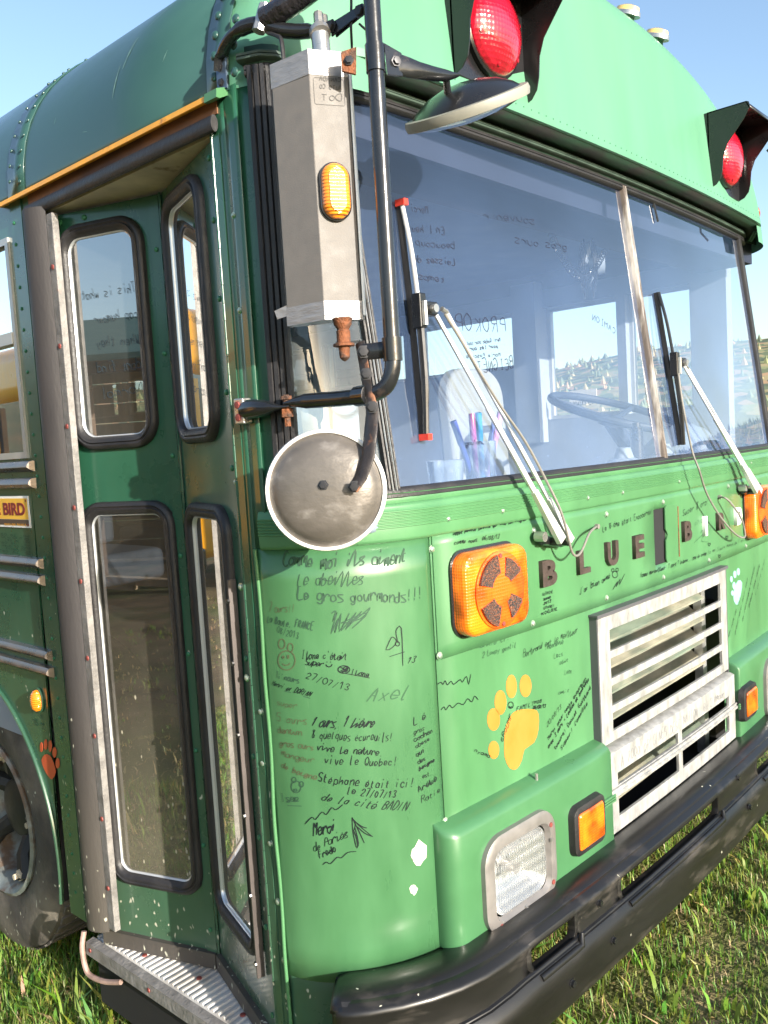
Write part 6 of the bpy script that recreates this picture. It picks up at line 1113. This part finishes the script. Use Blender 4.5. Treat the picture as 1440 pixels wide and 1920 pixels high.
# far wall: piers and sills round its windows
it = MB(); X0, X1 = 2.385, 2.44
fw_ = [(.40, .675, 1.50, 1.992), (.715, 1.065, 1.50, 1.992), (1.20, 1.79, 1.745, 1.998), (1.88, 2.47, 1.745, 1.998), (2.56, 3.15, 1.745, 1.998), (3.24, 3.83, 1.745, 1.998), (3.92, 4.51, 1.745, 1.998), (4.6, 5.19, 1.745, 1.998)]
prev = .26
for (a, b_, c, d) in fw_: it.box((X0, prev, .3), (X1, a, 2.07)); it.box((X0, a, .3), (X1, b_, c)); it.box((X0, a, d), (X1, b_, 2.07)); prev = b_
it.box((X0, prev, .3), (X1, 6, 2.07)); part(it, 'far_side_wall', M_interior, smooth=0)
for (a, b_, c, d) in fw_: window(a, b_, c, d, x=2.44, face=1)
it = MB(); it.box((.06, 5.95, .3), (.7, 6, 2.14)); it.box((1.7, 5.95, .3), (2.4, 6, 2.14)); it.box((.7, 5.95, .3), (1.7, 6, 1.4)); part(it, 'rear_wall', M_interior, smooth=0)
it = MB(); it.box((.03, .98, .70), (.055, 6, 1.43)); part(it, 'inner_lining', M_interior)
it = MB(); it.box((.95, 1.50, .75), (1.62, 1.53, 1.62)); part(it, 'partition', M_interior)
it = MB(); it.box((2.31, 1.06, 1.40), (2.38, 1.18, 2.1)); part(it, 'window_pier', M_interior)
pp_ = MB(); pp_.box((2.355, 1.075, 1.50), (2.358, 1.155, 1.80)); tag(pp_.obj('paper_notice', M_white, smooth=0), 'tall narrow white paper notice hung on the pillar behind the driver seat', 'notice')
pp_ = MB(); pp_.box((2.35, .80, 1.555), (2.353, .93, 1.615)); no = pp_.obj('price_card', M_white, smooth=0); tag(no, 'small white price card in the lower driver side window', 'sign')
mb = MB(); write(mb, '5 $ par', .915, 1.590, .835, 1.590, .014, lambda a, z, o: (2.349, a, z), wd=.001); write(mb, 'FAMILLES', .925, 1.567, .81, 1.567, .014, lambda a, z, o: (2.349, a, z), wd=.001); mb.obj('card_lettering', M_ink, no)
# driver's seat, steering wheel, fan
M_mesh_cloth = mat('pale_mesh_fabric', (.34, .36, .35), .8, bump=.8, bscale=300, var=.08)
st = MB(); lp = rrect(1.66, 2.04, 1.16, 1.715, [.03, .03, .12, .12], 8); st.prism([(a, 1.03+.06*(z-1.16), z) for a, z in lp], (0, .07, 0)); seat = part(st, 'driver_seat', M_mesh_cloth, bevel=.02, seg=3, smooth=40)
q = MB(); q.box((1.64, .62, 1.05), (2.06, 1.08, 1.15)); q.obj('seat_cushion', M_mesh_cloth, seat, bevel=.03, seg=3); q = MB(); q.box((1.76, .74, .74), (1.94, .96, 1.05)); q.obj('seat_pedestal', M_black, seat)
sw = MB(); c = Vector((1.84, .46, 1.50)); ax_ = Vector((0, -.35, 1)).normalized(); e1 = Vector((1, 0, 0)); e2 = ax_.cross(e1); sw.tube([c+e1*math.cos(a)*.23+e2*math.sin(a)*.23 for a in [2*math.pi*k/40 for k in range(40)]], .014, 10, closed=True)
swo = part(sw, 'steering_wheel', M_blue_grey if False else mat('steering_wheel_plastic', (.03, .04, .06), .5)); q = MB()
for a in (.2, 2.3, 4.4): q.tube([c-ax_*.03, c+e1*math.cos(a)*.22+e2*math.sin(a)*.22], .010, 8)
q.lathe(c-ax_*.05, ax_, [(.05, 0), (.05, .03), (0, .04)], 16); q.tube([c-ax_*.04, (1.84, .30, 1.2)], .03, 10); q.obj('wheel_spokes', bpy.data.materials['steering_wheel_plastic'], swo)
fc = Vector((1.50, .36, 1.955)); fan = MB(); fd = Vector((-.5, .86, 0)).normalized(); fe1 = Vector((0, 0, 1)); fe2 = fd.cross(fe1)
for r_ in (.10, .082, .062, .042, .024):
    for dd in (.022, -.022): fan.tube([fc+fd*dd*(1-(r_/.12)**2+.3)+fe1*math.cos(a)*r_+fe2*math.sin(a)*r_ for a in [2*math.pi*k/28 for k in range(28)]], .0018, 5, closed=True)
for k in range(12):
    a = 2*math.pi*k/12; fan.tube([fc+fd*.028, fc+fd*.012+(fe1*math.cos(a)+fe2*math.sin(a))*.10], .0015, 5)
fano = part(fan, 'dash_fan', M_black); q = MB()
for k in range(4):
    a = 2*math.pi*k/4; q.add([fc, fc+(fe1*math.cos(a)+fe2*math.sin(a))*.085+fd*.012, fc+(fe1*math.cos(a+.9)+fe2*math.sin(a+.9))*.085-fd*.012], [(0, 1, 2)])
q.obj('fan_blades', M_interior, fano, solid=.002); q = MB().tube([fc, fc+Vector((0, 0, .12)), (1.5, .3, 2.1)], .010, 8); q.lathe(fc-fd*.05, fd, [(.03, 0), (.035, .03), (.02, .05)], 14); q.obj('fan_motor', M_interior, fano)
cord = MB(); pts = [(1.18+.02*k, .30, 1.99-.10*math.sin(math.pi*k/16)) for k in range(17)]; 
coil = [];
for i in range(16*14):
    t_ = i/14; k = int(t_); f = t_-k; p = Vector(pts[k]).lerp(Vector(pts[k+1]), f); a = 2*math.pi*t_*2.2; coil.append(p+Vector((0, math.cos(a)*.010, math.sin(a)*.010)))
cord.tube(coil, .0018, 5); part(cord, 'coiled_cord', M_black)
for i, y in enumerate((2.0, 2.75, 3.5, 4.3)):
    for x0 in (.12, 1.45):
        q = MB(); q.box((x0, y, .95), (x0+.85, y+.42, 1.08)); q.box((x0, y+.36, 1.08), (x0+.85, y+.45, 1.55)); part(q, 'bench_seat', mat('bench_vinyl', (.10, .13, .2), .5) if (i == 0 and x0 < 1) else bpy.data.materials['bench_vinyl'], bevel=.03)
# pen cup and pens standing on the dashboard behind the glass
cx_, cy_ = .545, .128
cup = MB().lathe((cx_, cy_, 1.336), (0, 0, 1), [(.032, 0), (.037, .095), (.035, .095), (.030, .004), (0.001, .004)], 24); tag(cup.obj('pen_cup', glass_mat('clear_plastic', (.85, .9, .95), .12, 1.5, 0, 6, (.6, .7, .8)), smooth=40), 'clear plastic cup holding marker pens on the dashboard', 'cup')
pens = [('marker_pen', (-.018, .004), (-.052, .01, .135), (.03, .05, .30), 'thick dark blue marker leaning left in the clear cup'), ('marker_pen', (-.006, -.010), (-.022, -.012, .150), (.02, .28, .62), 'sky blue marker upright in the middle of the clear cup'), ('marker_pen', (.002, .012), (.020, .02, .150), (.35, .05, .22), 'dark pink marker leaning right in the clear cup'), ('marker_pen', (.012, -.008), (.050, -.01, .150), (.62, .30, .62), 'lilac marker leaning right in the clear cup, nearest the glass'), ('marker_pen', (.016, .006), (.068, .005, .140), (.10, .15, .55), 'bright blue marker leaning furthest right in the clear cup')]
for k, (nm, b0, d, c_, lab) in enumerate(pens):
    a = Vector((cx_+b0[0], cy_+b0[1], 1.342)); b2 = a+Vector(d); q = MB().tube([a, a.lerp(b2, .62), a.lerp(b2, .63), b2], [.0062, .0062, .0074, .0074], 10); tag(q.obj(nm, mat('pen_colour_%s' % 'abcde'[k], c_, .3, coat=.5), smooth=40), lab, 'pen', group='marker pens in the dashboard cup')
q = MB().lathe((.43, .135, 1.336), (0, 0, 1), [(.034, 0), (.040, .06), (.038, .06), (.032, .004), (.001, .004)], 20); tag(q.obj('jar', bpy.data.materials['clear_plastic'], smooth=40), 'low empty clear jar on the dashboard left of the pens', 'jar')

# ================================================================== AROUND (seen in the door glass and side panes)
# timber shed
shed = empty('timber_shed', (-8.6, 4.2, 0)); tag(shed, 'weathered open-fronted timber shed with a green sloping roof', 'shed')
M_wood = mat('weathered_boards', (.42, .33, .22), .8, var=.25, vscale=6, stretch=(1, 1, .2), bump=.2, bscale=30); M_wood_d = mat('dark_timber', (.13, .085, .055), .8, var=.2)
def sp_(mb, name, mt, **k): return mb.obj(name, mt, shed, **k)
for k in range(10):
    q = MB(); q.box((-9.62, 1.6, .05+k*.27), (-9.58, 7.2, .05+k*.27+.255)); sp_(q, 'wall_board', M_wood, smooth=0)
for y in (1.6, 3.0, 4.4, 5.8, 7.2): q = MB(); q.box((-8.0, y-.06, 0), (-7.88, y+.06, 2.5)); sp_(q, 'post', M_wood_d, smooth=0)
for y in (1.6, 4.4): q = MB(); q.tube([(-7.95, y, 1.5), (-7.95, y+.9, 2.45)], .045, 6); q.tube([(-7.95, y+1.4, .5), (-7.95, y+.2, 1.6)], .045, 6); sp_(q, 'brace', M_wood_d, smooth=0)
q = MB(); q.box((-8.02, 1.5, 2.45), (-7.86, 7.3, 2.6)); sp_(q, 'beam', M_wood_d); q = MB(); q.box((-8.0, 1.6, .75), (-7.9, 7.2, .87)); sp_(q, 'rail', M_wood_d)
q = MB(); q.prism([(-7.5, 1.2, 2.55), (-10.0, 1.2, 3.35), (-10.0, 1.2, 3.42), (-7.5, 1.2, 2.62)], (0, 6.5, 0)); sp_(q, 'roof', mat('green_roofing', (.06, .12, .09), .6))
for k in range(6):
    q = MB(); a = random.uniform(-.4, .4); x, y = -7.2+random.uniform(-.3, .3), 2.0+.8*k; q.prism([(x, y, .02), (x+.12, y, .02), (x+.12, y, .10), (x, y, .10)], (a, 1.3, random.uniform(0, .25))); tag(q.obj('loose_plank', M_wood, smooth=0), 'loose weathered plank lying before the timber shed, ' + ['nearest its front corner', 'second from its front corner', 'third from its front corner', 'third from its far corner', 'second from its far corner', 'nearest its far corner'][k], 'plank', group='planks lying before the shed')
# yellow school bus parked alongside
yb = empty('yellow_bus', (-4.6, 5.2, 0)); tag(yb, 'yellow school bus parked beside the green one, seen only as a reflection', 'bus')
def yp(mb, name, mt, **k): return mb.obj(name, mt, yb, **k)
M_yb = mat('school_bus_yellow', (.75, .33, .01), .35, var=.06, coat=.4); M_yg = glass_mat('yellow_bus_glass', (.3, .33, .35), .03, 2)
q = MB(); q.box((-5.8, 5.2, .5), (-3.4, 12, 1.45)); yp(q, 'body', M_yb, bevel=.08, seg=3)
q = MB(); q.box((-5.8, 5.2, 2.1), (-3.4, 12, 2.75)); yp(q, 'roof', M_yb, bevel=.2, seg=4)
for y in [5.2+.94*k for k in range(8)]: q = MB(); q.box((-5.8, y, 1.45), (-5.74, y+.12, 2.1)); q.box((-3.46, y, 1.45), (-3.4, y+.12, 2.1)); yp(q, 'window_pillar', M_yb, smooth=0)
for x in (-5.8, -4.65, -3.5): q = MB(); q.box((x, 5.2, 1.45), (x+.1, 5.26, 2.1)); yp(q, 'front_pillar', M_black)
q = MB(); q.box((-5.72, 5.3, 1.4), (-3.48, 11.9, 2.2)); yp(q, 'windows', mat('tinted_window', (.04, .05, .06), .05, coat=1))
for x in (-5.45, -3.95): q = MB().lathe((x+.1, 5.2, 2.45), (0, -1, 0), [(.09, 0), (.085, .03), (0, .05)], 20); yp(q, 'red_lamp', M_red)
for x in (-5.45, -3.95): q = MB().lathe((x+.1, 5.2, .95), (0, -1, 0), [(.11, 0), (.1, .02), (0, .03)], 20); yp(q, 'headlamp', M_chrome)
q = MB(); q.box((-5.85, 5.05, .42), (-3.35, 5.2, .62)); yp(q, 'bumper', M_black, bevel=.03)
for k in range(3): q = MB(); q.box((-3.41, 5.4, .75+.27*k), (-3.385, 11.9, .80+.27*k)); yp(q, 'side_rail', M_black)
for x in (-5.75, -3.7):
    for y in (6.6, 10.6): q = MB().lathe((x, y, .45), (1, 0, 0), [(.2, .02), (.4, 0), (.45, .05), (.45, .2), (.4, .25), (.2, .22)], 32); yp(q, 'wheel', bpy.data.materials['dusty_tyre'])
